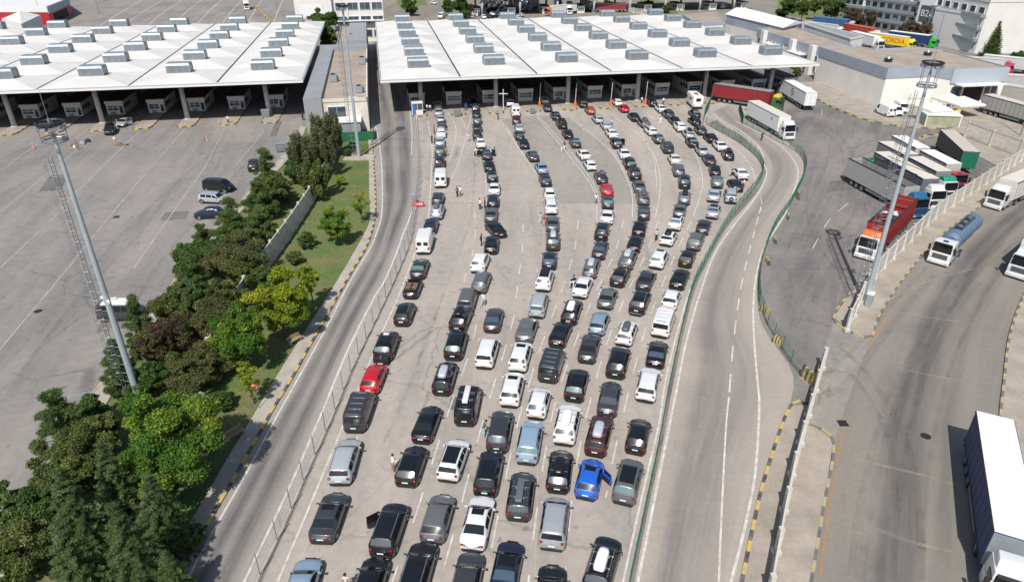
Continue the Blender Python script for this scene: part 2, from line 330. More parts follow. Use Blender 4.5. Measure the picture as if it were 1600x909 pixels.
# concrete apron between the two yards (a lighter strip with tyre arcs)
sheet('driveway_ground', PX('1303,500 1361,527 1332,604 1301.5,690 1266,662 1270,615 1278,592'), .012, area_mat('driveway_concrete', (.30, .275, .235), (.19, .18, .165), s1=.09, s2=1.2, rot=.7))
# lawn bank, pavements
SW_IN = '572,200 576,229 577,305 578,345 565,374 550,401 520,451 477,518.6 440,577 391,658.7 378,680 348.8,728.8 304.4,805.7 260,871 205,965'
SW_OUT = '579,203 582.7,242.5 586.7,308.5 585,345 573.5,384.4 550.4,424 530.6,458.7 511,494 483,543 455.6,592.5 431,632.5 405,678.5 378,725.8 351.7,773 325,817.5 298.5,865 273.3,907.8 242,965'
LOT_EDGE = '470,197 458,223 438,249 395,292 372,322 326,368 263,453 241,483 190,560 130,637 77,729 38,790 -20,870 -80,965'
LOT_IN = '478,200 470,223 452,249 409,292 386,322 342,368 281,453 262,483 215,560 163,637 115,729 85,790 35,870 -10,965'
a = resample(PX(LOT_IN), n=50)[0]; b = resample(PX(SW_IN), n=50)[0]
sheet('lawn', a+b[::-1], .016, M_GRASS)
def pavement(name, left, right, h=.13, m=None, n=50):
    a = resample(PX(left), n=n)[0]; b = resample(PX(right), n=n)[0]; mb = MB(); m = m or M_PAVE
    for i in range(n-1):
        p, q, r, s = a[i], b[i], b[i+1], a[i+1]
        mb.face([(p.x, p.y, h), (q.x, q.y, h), (r.x, r.y, h), (s.x, s.y, h)], m)
        mb.face([(p.x, p.y, 0), (p.x, p.y, h), (s.x, s.y, h), (s.x, s.y, 0)], m); mb.face([(q.x, q.y, h), (q.x, q.y, 0), (r.x, r.y, 0), (r.x, r.y, h)], m)
    return struct(mb.build(name))
pavement('pavement', SW_IN, SW_OUT)
pavement('pavement', LOT_EDGE, LOT_IN)
kerb('kerb', PX(SW_OUT, 0), h=.17, wd=.24, step=1.05)
kerb('kerb', PX(LOT_EDGE, 0), h=.16, wd=.2, step=1.05, m1=mat('kerb_faded_yellow', (.42, .34, .16), .85, var=.4, scale=1), m2=CONC)
FY = mat('kerb_worn_yellow', (.42, .33, .13), .85, col2=(.30, .26, .20), scale=1.6)
FK = mat('kerb_worn_grey', (.16, .15, .135), .85, var=.3, scale=1)
mb = MB()
ISL1 = PX('1234.4,634.8 1268,634 1266,662 1301.5,690 1285,800 1267,909 1250,1010 1135,1010 1159.5,907 1178.7,813 1197.9,736.5')
mb.prism(ISL1, 0, .13, M_PAVEB); struct(mb.build('pavement'))
kerb('kerb', PX('1268,633 1236,633.5 1197.9,736.5 1178.7,813 1159.5,907 1138,1000'), h=.16, wd=.26, step=1.05)
kerb('kerb', PX('1263,664 1301.5,690 1285,800 1267,909 1251,1000'), h=.16, wd=.22, step=1.1, m1=FY, m2=FK)
mb = MB(); ISL2 = PX('1302,497 1328.4,519 1361,527 1372,496 1406,443 1449,390 1474,365 1530,324 1600,275 1700,207 1688,197 1590,258 1520,303 1462,342 1425,366 1400,395 1362,420 1331,455')
mb.prism(ISL2, 0, .13, M_PAVEB); struct(mb.build('pavement'))
kerb('kerb', PX('1362,421 1331,455 1302,497 1328.4,519 1361,527 1372,496 1406,443 1449,390 1474,365 1530,324 1600,275'), h=.16, wd=.22, step=1.1, m1=FY, m2=FK)
mb = MB(); mb.prism(PX('1566,1010 1561,750 1563,650 1568,600 1577.5,525 1600,463 1640,398 1690,343 1780,268 2300,268 2100,1010'), 0, .15, M_PAVEB); struct(mb.build('pavement'))
kerb('kerb', PX('1566,1005 1561,750 1563,650 1568,600 1577.5,525 1600,463 1640,398'), h=.18, wd=.22, step=1.1, m1=FY, m2=FK)
# pavement in front of the warehouse
mb = MB(); mb.prism(PX('1240,130 1287.5,161 1340,183 1376.6,192 1416,198.5 1474,200.6 1500,196 1560,182 1545,160 1470,150 1380,160 1285,128'), 0, .13, M_PAVEB); struct(mb.build('pavement'))
kerb('kerb', PX('1240,131 1287.5,162 1340,184 1376.6,193 1416,199.5 1474,201.6'), h=.16, wd=.35, step=1.5)
mb = MB(); mb.prism(PX('1432,222 1445,213 1470,212 1495,216 1520,240 1560,262 1585,250 1600,232 1700,180 1600,150 1500,196 1470,208'), 0, .12, M_PAVEB); struct(mb.build('pavement'))
kerb('kerb', PX('1474,210 1445,212.5 1433,221 1440,232 1450,238'), h=.15, wd=.3, step=1.3)
# painted lines
mk = MB(); Z = .026
line(mk, PX('586.7,196 595,242 597,325 588,365 576.8,391 558.8,420 537,458.7 508,515.5 428,658.7 384,740.6 339.9,817.5 291,907.8 262,965'), .16, Z, MARK)
line(mk, PX('640,165 643.5,205 643,243'), .14, Z, MARK)
line(mk, PX(PL_LEFT.replace('625,120 ', '')), .2, Z, MARK)
line(mk, PX('668,190 675,228 673.9,272 669.5,338 665,350 647.5,397 624,460 599.9,513 563.6,600 533.7,671 485.8,786 433.7,909 408,970'), .16, Z, MARK)
line(mk, PX('1065.6,165 1110,200 1149,232.4 1172,258 1180,285 1165,308 1120,368 1083,442 1062,505 1040,594 1030,660 1005,767 973.4,909 962,970'), .16, Z, MARK)
line(mk, PX('1115,178 1130,190 1160,207 1186,230 1195,259.4 1197.4,273 1187,298.6 1172,320 1122.5,386 1096,452 1073,531 1054.9,620 996.5,909 984,970'), .2, Z, MARK)
line(mk, PX('1190,320 1182,349.7 1160.5,435.5 1147,524.6 1139,620'), .15, Z, MARK, dash=(3, 2.2))
line(mk, PX('1139,620 1134.6,663.6 1128,790 1123,909 1121,970'), .15, Z, MARK)
line(mk, PX('1188,306 1190,318 1189,330'), .1, Z, MARK)
line(mk, PX('1149,190 1191.7,210.8 1226,234 1244.8,259.4 1246,280 1237.9,305.6 1226.3,335.6 1195,386 1182,429 1177,478.4 1178.6,534.5 1184,600 1186.4,636.7 1180.6,732.7 1167,809.4 1142,909 1128,960'), .2, Z, MARK)
for s in ('838.3,182.9 885.6,239 920.8,285 931.8,313.8 932.5,345', '838,178 890,236 926,285 936,318', '782,188 813,236.8 846,280.8', '890,185 920.8,208 956,239 980,280.8 988,307 988,340', '890,188 905,193 912,203',
          '960,184 995,208 1019.4,236.8 1030.4,272 1030.4,307 1023.8,340', '995,185 1010,225 1022,250 1026,290', '1012.8,181.8 1048,203.8 1083,234.6 1096.4,272 1096.4,298 1083,338',
          '700,175 711,196 712,215 702,252', '736,180 728,215 718,250 705,280', '718,180 732,208', '752,232 758,262 760,310', '760,183 790,200 820,245', '950,176 985,200', '1010,177 1035,197'):
    line(mk, PX(s), .13, Z, MARK)
# dashed lane lines half way between neighbouring queues
QX = dict(a=[(330, 684), (380, 664), (449, 645), (488, 632), (540, 604), (641, 562), (717, 539), (805, 514), (914, 472), (970, 450)], b=[(330, 768), (380, 768), (420, 752), (467, 731), (537, 712), (588, 695), (660, 667), (725, 643), (825, 608), (912, 578), (970, 556)],
 c=[(380, 774), (440, 768), (497, 771), (549, 761), (632, 731), (716, 709), (806, 684), (893, 652), (970, 628)], d=[(330, 862), (405, 858), (476, 842), (556, 813), (606, 800), (671, 781), (738, 764), (813, 747), (908, 729), (970, 716)],
 e=[(330, 949), (388, 938), (446, 912), (485, 894), (569, 862), (627, 842), (689, 828), (771, 814), (884, 793), (970, 780)], f=[(330, 1006), (379, 993), (431, 969), (464, 950), (541, 921), (600, 901), (661, 886), (733, 875), (815, 867), (928, 861), (970, 857)],
 g=[(330, 1062), (370, 1045), (404, 1030), (471, 1000), (517, 980), (564, 966), (620, 952), (677, 936), (745, 921), (880, 905), (970, 900)], h=[(330, 1115), (376, 1087), (434, 1062), (504, 1037), (551, 1027), (598, 1013), (679, 997), (750, 982), (882, 955), (970, 940)])
def qx(k, y): return np.interp(y, [p[0] for p in QX[k]], [p[1] for p in QX[k]])
for k1, k2, ya, yb in (('b', 'c', 505, 965), ('c', 'd', 350, 965), ('d', 'e', 345, 965), ('e', 'f', 345, 965), ('f', 'g', 345, 965), ('g', 'h', 345, 800)):
    line(mk, [G((qx(k1, y)+qx(k2, y))/2, y) for y in np.arange(ya, yb, 24)], .13, Z, MARK, dash=(3.0, 3.2))
line(mk, PX('585,590 559.7,679 528,765.5 487,869.6 458,950'), .12, Z, MARK, dash=(3, 5))
line(mk, PX('742,330 742,380 728,430 712,500'), .12, Z, MARK, dash=(2.5, 4))
# lot lines, left
for s in ('0,425 0,425', '-60,320 -10,270 60,222', '-40,365 0,331 60,287 118,235', '-60,470 0,418 78,350 105,330', '-30,575 0,545 60,470 118,395 165,330 218,165', '0,0 0,0'):
    pass
lots = ['0,267 62,222', '0,331 78,268', '0,331 120,235', '0,418 90,340 155,205', '0,545 60,470 130,385 219,204', '209,420 275,315 352,201', '141,376 288,203', '225,398 323,250', '365,262 412,205', '-60,640 0,545']
lots = ['-60,310 0,267.5 60,224 152,207', '-60,372 0,331.5 75,273 152,207', '-80,480 0,419 88,340 119,313 220,203', '-90,640 0,546 110,415 141,375 218,292 289,202', '209,420 225,400 275,325 323,250 351,201', '365,263 385,240 413,203']
for s in ['-60,310 0,267.5 60,224', '-60,372 0,331.5 78,268.5 152,207', '-80,482 0,419 92,333 119,300 219,204', '-90,640 0,546 110,415 141,375 220,280 289,202', '209,420 240,375 320,262 351,201', '365,263 390,233 413,203']:
    line(mk, PX(s), .13, Z, MARKW, smooth=False)
line(mk, [D(-80, 147.5), D(-24, 146.5)], .14, Z, MARKW)
# lines in the far lot
for k in range(9):
    line(mk, PX(f'{105+k*45},{75-k*3} {185+k*36},{22-k*1.5} {235+k*30},-6'), .3, Z, MARK, smooth=True)
line(mk, PX('1301,690 1325,590 1345,520').copy()[:0] or PX('1281,905 1296,790 1316,680 1328,650'), .2, .02, MARKO)
line(mk, PX('1356,540 1375,513 1392,487'), .25, .02, MARKO)
line(mk, PX('1326,317 1295,345 1268,392'), .12, Z, MARK, dash=(4, 4))
struct(mk.build('road_markings'))
# rubber left by turning lorries, a thin uneven film on the surface
def film_mat(name, col, amt):
    m = bpy.data.materials.new(name); m.use_nodes = True; t = m.node_tree; b = t.nodes['Principled BSDF']; b.inputs['Base Color'].default_value = (*col, 1); b.inputs['Roughness'].default_value = .8
    n = t.nodes.new('ShaderNodeTexNoise'); n.inputs['Scale'].default_value = .5; n.inputs['Detail'].default_value = 9; n.inputs['Roughness'].default_value = .7; tc = t.nodes.new('ShaderNodeTexCoord'); t.links.new(tc.outputs['Object'], n.inputs['Vector'])
    r = t.nodes.new('ShaderNodeMapRange'); r.inputs[1].default_value = .38; r.inputs[2].default_value = .7; r.inputs[4].default_value = amt; t.links.new(n.outputs[0], r.inputs[0]); t.links.new(r.outputs[0], b.inputs['Alpha']); return m
FILM = film_mat('tyre_rubber_film', (.05, .047, .044), .16); DUST = film_mat('dust_film', (.42, .37, .30), .55)
tm = MB(); ra = random.Random(11)
for s in ('1300,560 1345,600 1390,690 1400,800', '1310,540 1360,590 1420,700 1440,860', '1290,620 1330,590 1400,500 1460,430', '1275,600 1320,560 1390,480 1450,415', '1330,900 1350,760 1400,600 1500,440 1570,380', '1345,905 1366,760 1414,600 1512,446 1585,380', '1440,905 1450,740 1490,560 1560,430 1600,395', '1395,905 1410,740 1455,560 1530,440',
          '1240,180 1300,215 1320,260 1310,330', '1250,178 1315,215 1335,265 1322,330', '1300,200 1290,260 1262,320 1230,390', '1345,215 1318,270 1285,330 1245,410', '1330,440 1290,400 1260,330 1270,260', '1215,230 1270,240 1330,232 1400,205', '1230,245 1290,255 1340,245 1410,212',
          '1250,480 1270,430 1300,380 1340,330', '1262,500 1284,446 1316,392 1350,350', '60,520 140,420 260,300 330,240', '20,600 120,470 230,350 300,250', '180,560 230,440 300,350 380,260', '655,560 700,440 735,340 742,260', '596,700 640,600 690,470'):
    line(tm, PX(s), ra.uniform(.3, .8), .030, FILM)
struct(tm.build('tyre_marks'))
tm = MB()
for s in ('1296,560 1340,590 1380,650', '1385,470 1450,440 1520,420', '1100,620 1080,760 1060,900', '700,318 860,316 1003,318', '450,300 560,290', '1210,560 1300,590', '600,445 700,444 800,442 860,440', '1350,560 1470,590 1560,600', '1325,715 1440,742 1500,760', '1300,800 1420,845 1490,862', '1376,482 1450,496 1565,512'):
    line(tm, PX(s), .3, .032, DUST)
struct(tm.build('slab_joints'))
cb = MB(); line(cb, PX('577,219 610,217 650,220 664,221'), .12, .034, TRIM); struct(cb.build('cable_cover'))
M_PATCH = area_mat('asphalt_patch', (.17, .155, .14), (.11, .105, .10), s1=.2, s2=1.5); ra = random.Random(5)
for s in ('420,215 432,212 441,190 430,192', '150,520 200,512 214,470 168,476', '250,345 290,342 296,330 258,332', '1290,300 1340,296 1345,280 1298,283', '700,640 712,640 716,620 705,620', '60,300 95,296 110,272 78,275'):
    sheet('asphalt_patch', PX(s), .022, M_PATCH)
# manhole covers and drain grates (let into the surface)
IRON = mat('cast_iron', (.05, .045, .04), .6, .5, var=.3, scale=4)
def manhole(px, py, r, square=False):
    mb = MB(); p = G(px, py, .02)
    if square: mb.box((p.x, p.y, .03), (r*2, r*2, .02), IRON)
    else: mb.tube((p.x, p.y, .012), (p.x, p.y, .036), r, IRON, 20)
    return mb.build('manhole_cover')
for i, (x, y, r, q, l) in enumerate(((1446.5, 681, .42, 0, 'round iron manhole cover in the truck road left of the blue trailer'), (59.5, 486, .42, 0, 'round iron manhole cover in the empty left car park beside a lane line'), (1317, 661, .4, 1, 'square dark drain grate at the edge of the truck road'),
                          (182, 339, .4, 1, 'small dark drain grate in the middle of the left car park'))):
    tag(manhole(x, y, r, q), l, 'manhole cover' if not q else 'drain grate', 'iron covers let into the paving')
def litter(): pass
# ================================================================ FENCES
def wire_panel_mesh(name, L_, h, m, pitch=.09, t=.009, hp=.45):
    mb = MB(); n = int(L_/pitch)
    for i in range(1, n):
        x = L_*i/n; mb.tube((x, 0, .05), (x, 0, h), t/2, m, 3, caps=False)
    k = int(h/hp)
    for i in range(k+1):
        z = .06+(h-.08)*i/k
        mb.tube((0, 0, z), (L_, 0, z), t*.9, m, 4, caps=False)
    return mb.mesh(name)
def wire_fence(name, label, pts, h, m, postm, step=2.5, pitch=.09, t=.009, group=None, maxpanels=99):
    P, T = resample(pts, n=None, step=step); root = thing(name, label, 'fence', (P[0].x, P[0].y, 0), 0, group); o0 = Vector((P[0].x, P[0].y, 0))
    me = wire_panel_mesh('mesh_panel', T/(len(P)-1), h, m, pitch, t); pm = MB(); pm.tube((0, 0, 0), (0, 0, h+.12), .035, postm, 6); pm = pm.mesh('post')
    for i, p in enumerate(P):
        put('post', pm, root, loc=p-o0)
        if i < len(P)-1:
            d = P[i+1]-p; o = put('mesh_panel', me, root, loc=p-o0, rz=math.atan2(d.y, d.x)); o.scale.x = d.length/(T/(len(P)-1))
    return root
wire_fence('wire_mesh_fence', 'pale galvanised mesh fence with thin posts between the left road and the queues', PX(PLAZA_FENCE), 2.0, GALVL, GALV, step=2.9, pitch=.10, t=.007)
P, T = resample(PX(PLAZA_FENCE), step=2.0); mb = MB()
for a_, b_ in zip(P, P[1:]):
    c = (a_+b_)/2; d = b_-a_; mb.box((c.x, c.y, .06), (d.length, .22, .12), CONC, rz=math.atan2(d.y, d.x))
struct(mb.build('kerb'))
wire_fence('green_mesh_fence', 'dark green mesh fence on the right side of the queues curving beside the truck lane', PX(GF1), 1.6, GREENF, GREENF, step=2.4, pitch=.095, t=.010)
wire_fence('green_mesh_fence', 'dark green mesh fence on the outer side of the truck lane ending at striped barriers', PX(GF2), 1.6, GREENF, GREENF, step=2.4, pitch=.095, t=.010)
wire_fence('green_mesh_fence', 'short green mesh fence across the start of the truck lane beside the parked motorhome', PX('1098,196 1101,182 1107,171 1110,160'), 2.2, GREENF, GREENF, step=2.2, pitch=.05, t=.014)
wire_fence('green_mesh_fence', 'short green mesh fence in front of the red trailer by the last booth', PX('1154,173 1158,188 1160,195'), 2.0, GREENF, GREENF, step=2.0, pitch=.05, t=.014)
def panel_fence(name, label, pts, h, step, solid=True, z0=.1, m=CONCP, slats=False, group=None):
    P, T = resample(pts, step=step); o0 = Vector((P[0].x, P[0].y, 0)); root = thing(name, label, 'fence', o0, 0, group)
    pm = MB(); pm.box((0, 0, (h+.15)/2), (.30, .30, h+.1), m); pm.box((0, 0, h+.12), (.36, .36, .08), m); pm.box((0, 0, .2), (.55, .55, .4), m); pm = pm.mesh('post')
    L_ = T/(len(P)-1); q = MB()
    if slats:
        q.box((L_/2, 0, .35), (L_, .12, .5), m); q.box((L_/2, 0, h-.08), (L_, .14, .16), m)
        n = int(L_/.22)
        for i in range(1, n): q.box((L_*i/n, 0, h/2+.2), (.07, .06, h-.7), m)
    else:
        q.box((L_/2, 0, h/2), (L_-.3, .14, h-.08), m); q.box((L_/2, 0, .16), (L_-.4, .34, .32), m)
        for k in range(4): q.box((L_/2, 0, .2+(h-.4)*k/3), (L_-.22, .13, .09), m)
        for k in range(4): q.box((.2+(L_-.4)*k/3, 0, h/2), (.08, .12, h-.2), m)
    qm = q.mesh('panel')
    for i, p in enumerate(P):
        put('post', pm, root, loc=p-o0+Vector((0, 0, z0)))
        if i < len(P)-1:
            d = P[i+1]-p; o = put('panel', qm, root, loc=p-o0+Vector((0, 0, z0)), rz=math.atan2(d.y, d.x)); o.scale.x = d.length/L_
    return root
panel_fence('concrete_fence', 'weathered white concrete panel fence standing on the kerbed island beside the empty truck lane', PX('1198,940 1205.6,901.5 1217,836 1236.3,744 1255.5,675 1274.7,606 1283,578'), 2.3, 4.0)
panel_fence('concrete_fence', 'long weathered white concrete panel fence between the parked trucks and the truck road', PX('1322,519 1337,488 1352,455 1376,425 1432,370 1463.7,341 1524.5,300 1600,250 1700,190'), 2.6, 3.6)
panel_fence('concrete_fence', 'grey concrete panel fence half hidden by the trees along the left bank', PX('528,190 524,226 520.7,255.7 497.6,302 458,364.6 435,397.6 395,455 362,510 318,598'), 2.7, 3.2, slats=False)
panel_fence('concrete_fence', 'white concrete fence with open slatted bays behind the green ended trailer', PX('1507,215 1536,226 1568,238 1640,262'), 3.0, 6.2, slats=True)
panel_fence('concrete_fence', 'far white concrete fence running behind the rear of the main canopy', PX('895,-12 925,12 960,22 990,27').copy() if False else PX('905,-10 950,10 990,22 1020,26'), 2.4, 6, slats=True)
# striped concrete barriers
def barrier(px, py, L_, rz, label, h=.85):
    mb = MB(); n = 6
    r = thing('striped_barrier', label, 'barrier', G(px, py), rz, 'striped concrete barriers beside the truck lane')
    for i in range(n):
        x = -L_/2+L_*(i+.5)/n; m = MARKY if i % 2 else MARKK
        mb.box((x, 0, h*.2), (L_/n, .45, h*.4), m); mb.box((x, 0, h*.7), (L_/n, .45, h*.6), m, top=(1, .6))
    mb.build('barrier_body', r); f = MB(); f.box((0, 0, .03), (L_*.97, .6, .06), CONC); f.build('foot', r)
barrier(1262, 596, 1.9, -1.33, 'long yellow and black striped barrier where the green fence meets the white concrete fence', h=1.3)
barrier(1214, 537, 1.0, -1.0, 'striped barrier against the green fence, second nearest along the outer curve')
barrier(1194, 490, 1.1, -1.2, 'low striped barrier against the green fence near the widest part of the lane')
barrier(1199, 412, 1.3, 1.5, 'yellow barrier on the yard side of the green fence, nearest of three in a row', .7)
barrier(1210, 379, 1.2, 1.4, 'yellow barrier on the yard side of the green fence, middle of three in a row', .7)
barrier(1231, 342, 1.2, 1.2, 'yellow barrier on the yard side of the green fence, farthest of three in a row', .7)
barrier(1246, 311, 1.3, 1.35, 'upright yellow barrier on the yard side of the green fence bend', 1.2)
# ================================================================ CANOPIES
CW, CD = 17.0, 15.4
def canopy(name, label, a0, nb, b0, nr, cols, ze=7.0, vents=True, colrows=(5.2, 36, 67, 88)):
    root = thing(name, label, 'canopy', D(a0+CW*nb/2, b0))
    # local frame: x along the front edge, y to the back
    root.rotation_euler = (0, 0, -A1); X0 = -CW*nb/2; mb = MB(); vz = 1.05
    for i in range(nb):
        for j in range(nr):
            x0, x1 = X0+CW*i+.11, X0+CW*(i+1)-.11; y0, y1 = CD*j, CD*(j+1)
            cx, cy = (x0+x1)/2, y0+CD/2; hx, hy = 2.6, 1.7
            o = [(x0, y0), (x1, y0), (x1, y1), (x0, y1)]; q = [(cx-hx, cy-hy), (cx+hx, cy-hy), (cx+hx, cy+hy), (cx-hx, cy+hy)]
            for k in range(4):
                a, b, c, d = o[k], o[(k+1) % 4], q[(k+1) % 4], q[k]
                mb.face([(*a, ze), (*b, ze), (*c, ze+vz), (*d, ze+vz)], ROOFS)
            mb.face([(*p, ze+vz) for p in q], ROOFS)
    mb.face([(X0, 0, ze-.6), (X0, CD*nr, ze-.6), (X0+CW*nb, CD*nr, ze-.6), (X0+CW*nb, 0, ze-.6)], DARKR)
    mb.build('roof', root)
    g = MB()
    for i in range(1, nb): g.box((X0+CW*i, CD*nr/2, ze+.02), (.34, CD*nr-.1, .05), TRIM)
    g.build('gutter', root)
    e = MB()
    e.box((0, -.06, ze-.28), (CW*nb+.24, .12, .62), WHITEM); e.box((0, CD*nr+.06, ze-.28), (CW*nb+.24, .12, .62), WHITEM)
    for s in (-1, 1): e.box((s*(CW*nb/2+.0602), CD*nr/2, ze-.28), (.12, CD*nr-.01, .618), WHITEM)
    e.box((0, -.16, ze+.05), (CW*nb+.3, .10, .12), WHITEM)
    e.build('fascia', root)
    vm = MB(); vm.box((0, 0, .75), (4.6, 2.9, 1.5), GALV); vm.box((0, 0, 1.72), (4.75, 3.05, .44), mat('vent_lid', (.29, .33, .36), .5, .4, var=.2, scale=1), top=(.95, .86))
    for s in (-1, 1):
        for t in (-1, 1): vm.box((s*2.3, t*1.45, .75), (.14, .14, 1.52), GALVL)
    for k in range(9): vm.box((0, -1.46, .2+k*.14), (4.3, .05, .03), GALVL)
    vm = vm.mesh('roof_vent')
    for i in range(nb):
        for j in range(nr):
            if vents: put('roof_vent', vm, root, loc=(X0+CW*(i+.5), CD*(j+.5), ze+vz-.02))
    cm = MB(); cm.tube((0, 0, 0), (0, 0, ze-.6), .5, COLM, 20); cm.tube((0, 0, 0), (0, 0, .35), .62, COLM, 20); cm = cm.mesh('column', True)
    for i in range(nb):
        for y in colrows:
            put('column', cm, root, loc=(X0+CW*(i+.5), y, 0))
    return root
ROOFS = bpy.data.materials.new('standing_seam_roof'); ROOFS.use_nodes = True
def seam():
    t = ROOFS.node_tree; b = t.nodes['Principled BSDF']; L = t.links.new; N = t.nodes.new; b.inputs['Roughness'].default_value = .55
    tc = N('ShaderNodeTexCoord'); n = N('ShaderNodeTexNoise'); n.inputs['Scale'].default_value = .13; n.inputs['Detail'].default_value = 8; n.inputs['Roughness'].default_value = .65; L(tc.outputs['Object'], n.inputs['Vector'])
    r = N('ShaderNodeValToRGB'); r.color_ramp.elements[0].position = .35; r.color_ramp.elements[1].position = .68; r.color_ramp.elements[0].color = (.64, .625, .595, 1); r.color_ramp.elements[1].color = (.54, .527, .50, 1); L(n.outputs[0], r.inputs[0])
    wv = N('ShaderNodeTexWave'); wv.bands_direction = 'X'; wv.inputs['Scale'].default_value = .55; L(tc.outputs['Object'], wv.inputs['Vector'])
    mr = N('ShaderNodeMapRange'); mr.inputs[1].default_value = .9; mr.inputs[2].default_value = 1; mr.inputs[3].default_value = 1; mr.inputs[4].default_value = .88; L(wv.outputs[0], mr.inputs[0])
    s = N('ShaderNodeVectorMath'); s.operation = 'SCALE'; L(r.outputs[0], s.inputs[0]); L(mr.outputs[0], s.inputs['Scale']); L(s.outputs[0], b.inputs['Base Color'])
    bp = N('ShaderNodeBump'); bp.inputs['Strength'].default_value = .3; bp.inputs['Distance'].default_value = .05; L(wv.outputs[0], bp.inputs['Height']); L(bp.outputs[0], b.inputs['Normal'])
seam()
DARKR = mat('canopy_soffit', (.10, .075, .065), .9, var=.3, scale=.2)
WHITEM = mat('white_coated_steel', (.64, .64, .63), .5)
COLM = mat('grey_column_paint', (.42, .43, .44), .5, var=.12, scale=.8)
canopy('customs_canopy', 'big white canopy roof over the booths where the nine queues end', 0, 6, 151.3, 6, 6, ze=8.1)
canopy('customs_canopy', 'white canopy roof over the closed booths behind the left car park', -16.2-CW*8, 8, 152.8, 6, 8, ze=8.5)
canopy('customs_canopy', 'distant canopy at the top of the photo with dark booths under it', 38, 8, 318, 2, 8, ze=8.2, vents=False, colrows=(2, 24))
# booths and their islands
BOOTHW = mat('booth_panel', (.66, .65, .61), .6, var=.12, scale=1)
BOOTHR = mat('booth_roof_maroon', (.10, .035, .03), .7, var=.3, scale=1)
def booth(label, loc, group, door=False, flip=1):
    root = thing('passport_booth', label, 'booth', loc, -A1, group)
    mb = MB(); mb.box((0, 5, 1.5), (3.5, 10, 3.0), BOOTHW); mb.box((0, -.03, 2.75), (3.7, .3, .6), BOOTHW); mb.build('wall', root)
    mb = MB(); mb.box((0, 5, 3.1), (3.8, 10.3, .2), BOOTHR); mb.build('roof', root)
    f = MB(); wx = (-.45 if door else 0); ww = (2.1 if door else 3.0)
    f.box((wx, -.03, 1.55), (ww+.16, .08, 1.16), DOORW); f.build('window_frame', root)
    mb = MB()
    n = 2 if door else 3
    for i in range(n):
        for k in range(2):
            if not door and k == 1 and i > 0: continue
            if door or k == 0: mb.box((wx-ww/2+ww*(i+.5)/n, -.085, 1.27+k*.54), (ww/n-.1, .04, .45), WINB)
    if not door: mb.box((wx, -.085, 1.84), (ww-.12, .04, .46), WINB)
    mb.build('window', root)
    if door:
        mb = MB(); mb.box((1.2, -.04, 1.05), (.95, .09, 2.1), DOORW); d = mb.build('door', root); mb = MB(); mb.box((1.2, -.1, 1.15), (.66, .04, 1.6), WINB); mb.build('pane', d)
        mb = MB(); mb.box((-.6, -.2, .5), (.8, .35, .5), GALV); mb.build('air_conditioner', root)
    # side windows
    for s in (-1, 1):
        mb = MB()
        for k in range(3): mb.box((s*1.76, 1.2+k*1.5, 1.75), (.05, 1.1, .9), WINB)
        mb.build('side_window', root)
    return root
ORD = ['first', 'second', 'third', 'fourth', 'fifth', 'sixth', 'seventh', 'eighth', 'ninth', 'tenth', 'eleventh', 'twelfth', 'thirteenth', 'fourteenth', 'fifteenth', 'sixteenth', 'seventeenth', 'eighteenth', 'nineteenth', 'twentieth', 'twenty-first', 'twenty-second', 'twenty-third', 'twenty-fourth', 'twenty-fifth', 'twenty-sixth', 'twenty-seventh', 'twenty-eighth', 'twenty-ninth', 'thirtieth']
def island(a, b0, b1, wd=3.3):
    pts = []
    for k in range(7):
        t = PI+PI*k/6; pts.append((a+wd/2*math.cos(t), b0+wd*.35*math.sin(t)+wd*.35))
    pts += [(a+wd/2, b1), (a-wd/2, b1)]; pts = [D(*p) for p in pts]
    mb = MB(); mb.prism(pts, 0, .15, M_PAVEB); struct(mb.build('traffic_island'))
    kerb('kerb', [D(a+wd/2*math.cos(PI+PI*k/6), b0+wd*.35*(1+math.sin(PI+PI*k/6))) for k in range(7)], h=.2, wd=.3, step=.9)
    kerb('kerb', [D(a+wd/2, b0+1.5), D(a+wd/2, b1)], h=.18, wd=.2, step=1.1)
for i in range(12):
    a = 7.8+8.5*i
    booth(f'white passport booth under the main canopy, {ORD[i]} booth counted from the left', D(a, 160.6), 'booths under the main canopy', door=(i in (4, 6)))
    if i < 10: island(a, 150.2 if i else 151, 175)
for i in range(9):
    a = -24.0-8.5*i
    booth(f'closed beige booth under the left canopy, {ORD[i]} booth counted from its right end', D(a, 165), 'booths under the left canopy', door=True)
    island(a, 151.5, 177)
for i in range(9):
    booth(f'small distant booth under the far top canopy, {ORD[i]} from its left end', D(44+16*i, 322), 'booths under the distant canopy', door=(i % 2 == 0))
# ================================================================ BUILDINGS
def pw(s, z): return [G(*map(float, q.split(',')), z) for q in s.split()]
def wallpart(parent, name, a, b, z0, z1, m, t=.12, org=None):
    a = Vector(a); b = Vector(b); d = b-a; mb = MB(); c = (a+b)/2; mb.box((c.x, c.y, (z0+z1)/2), (d.length, t, z1-z0), m, rz=math.atan2(d.y, d.x)); return mb.build(name, parent)
def openings(parent, a, b, rows, cols, z0, fh, wh, ww, off, m=WINB, fm=DOORW, name='window', skip=()):
    """a grid of windows on the wall a->b, each a part with its frame; off = outward offset"""
    a = Vector(a); b = Vector(b); d = (b-a); L_ = d.length; u = d.normalized(); nrm = Vector((u.y, -u.x, 0)); rz = math.atan2(d.y, d.x)
    for r in range(rows):
        for c in range(cols):
            if (r, c) in skip: continue
            p = a+u*(L_*(c+.5)/cols)+nrm*off; z = z0+fh*r
            f = MB(); f.box((p.x, p.y, z+wh/2), (ww+.24, .16, wh+.24), fm, rz=rz); fo = f.build(name+'_frame', parent)
            g = MB(); q = p+nrm*.085
            for k in (-1, 1): g.box((q.x+u.x*k*ww/4, q.y+u.y*k*ww/4, z+wh/2), (ww/2-.06, .05, wh), m, rz=rz)
            g.build('pane', fo)
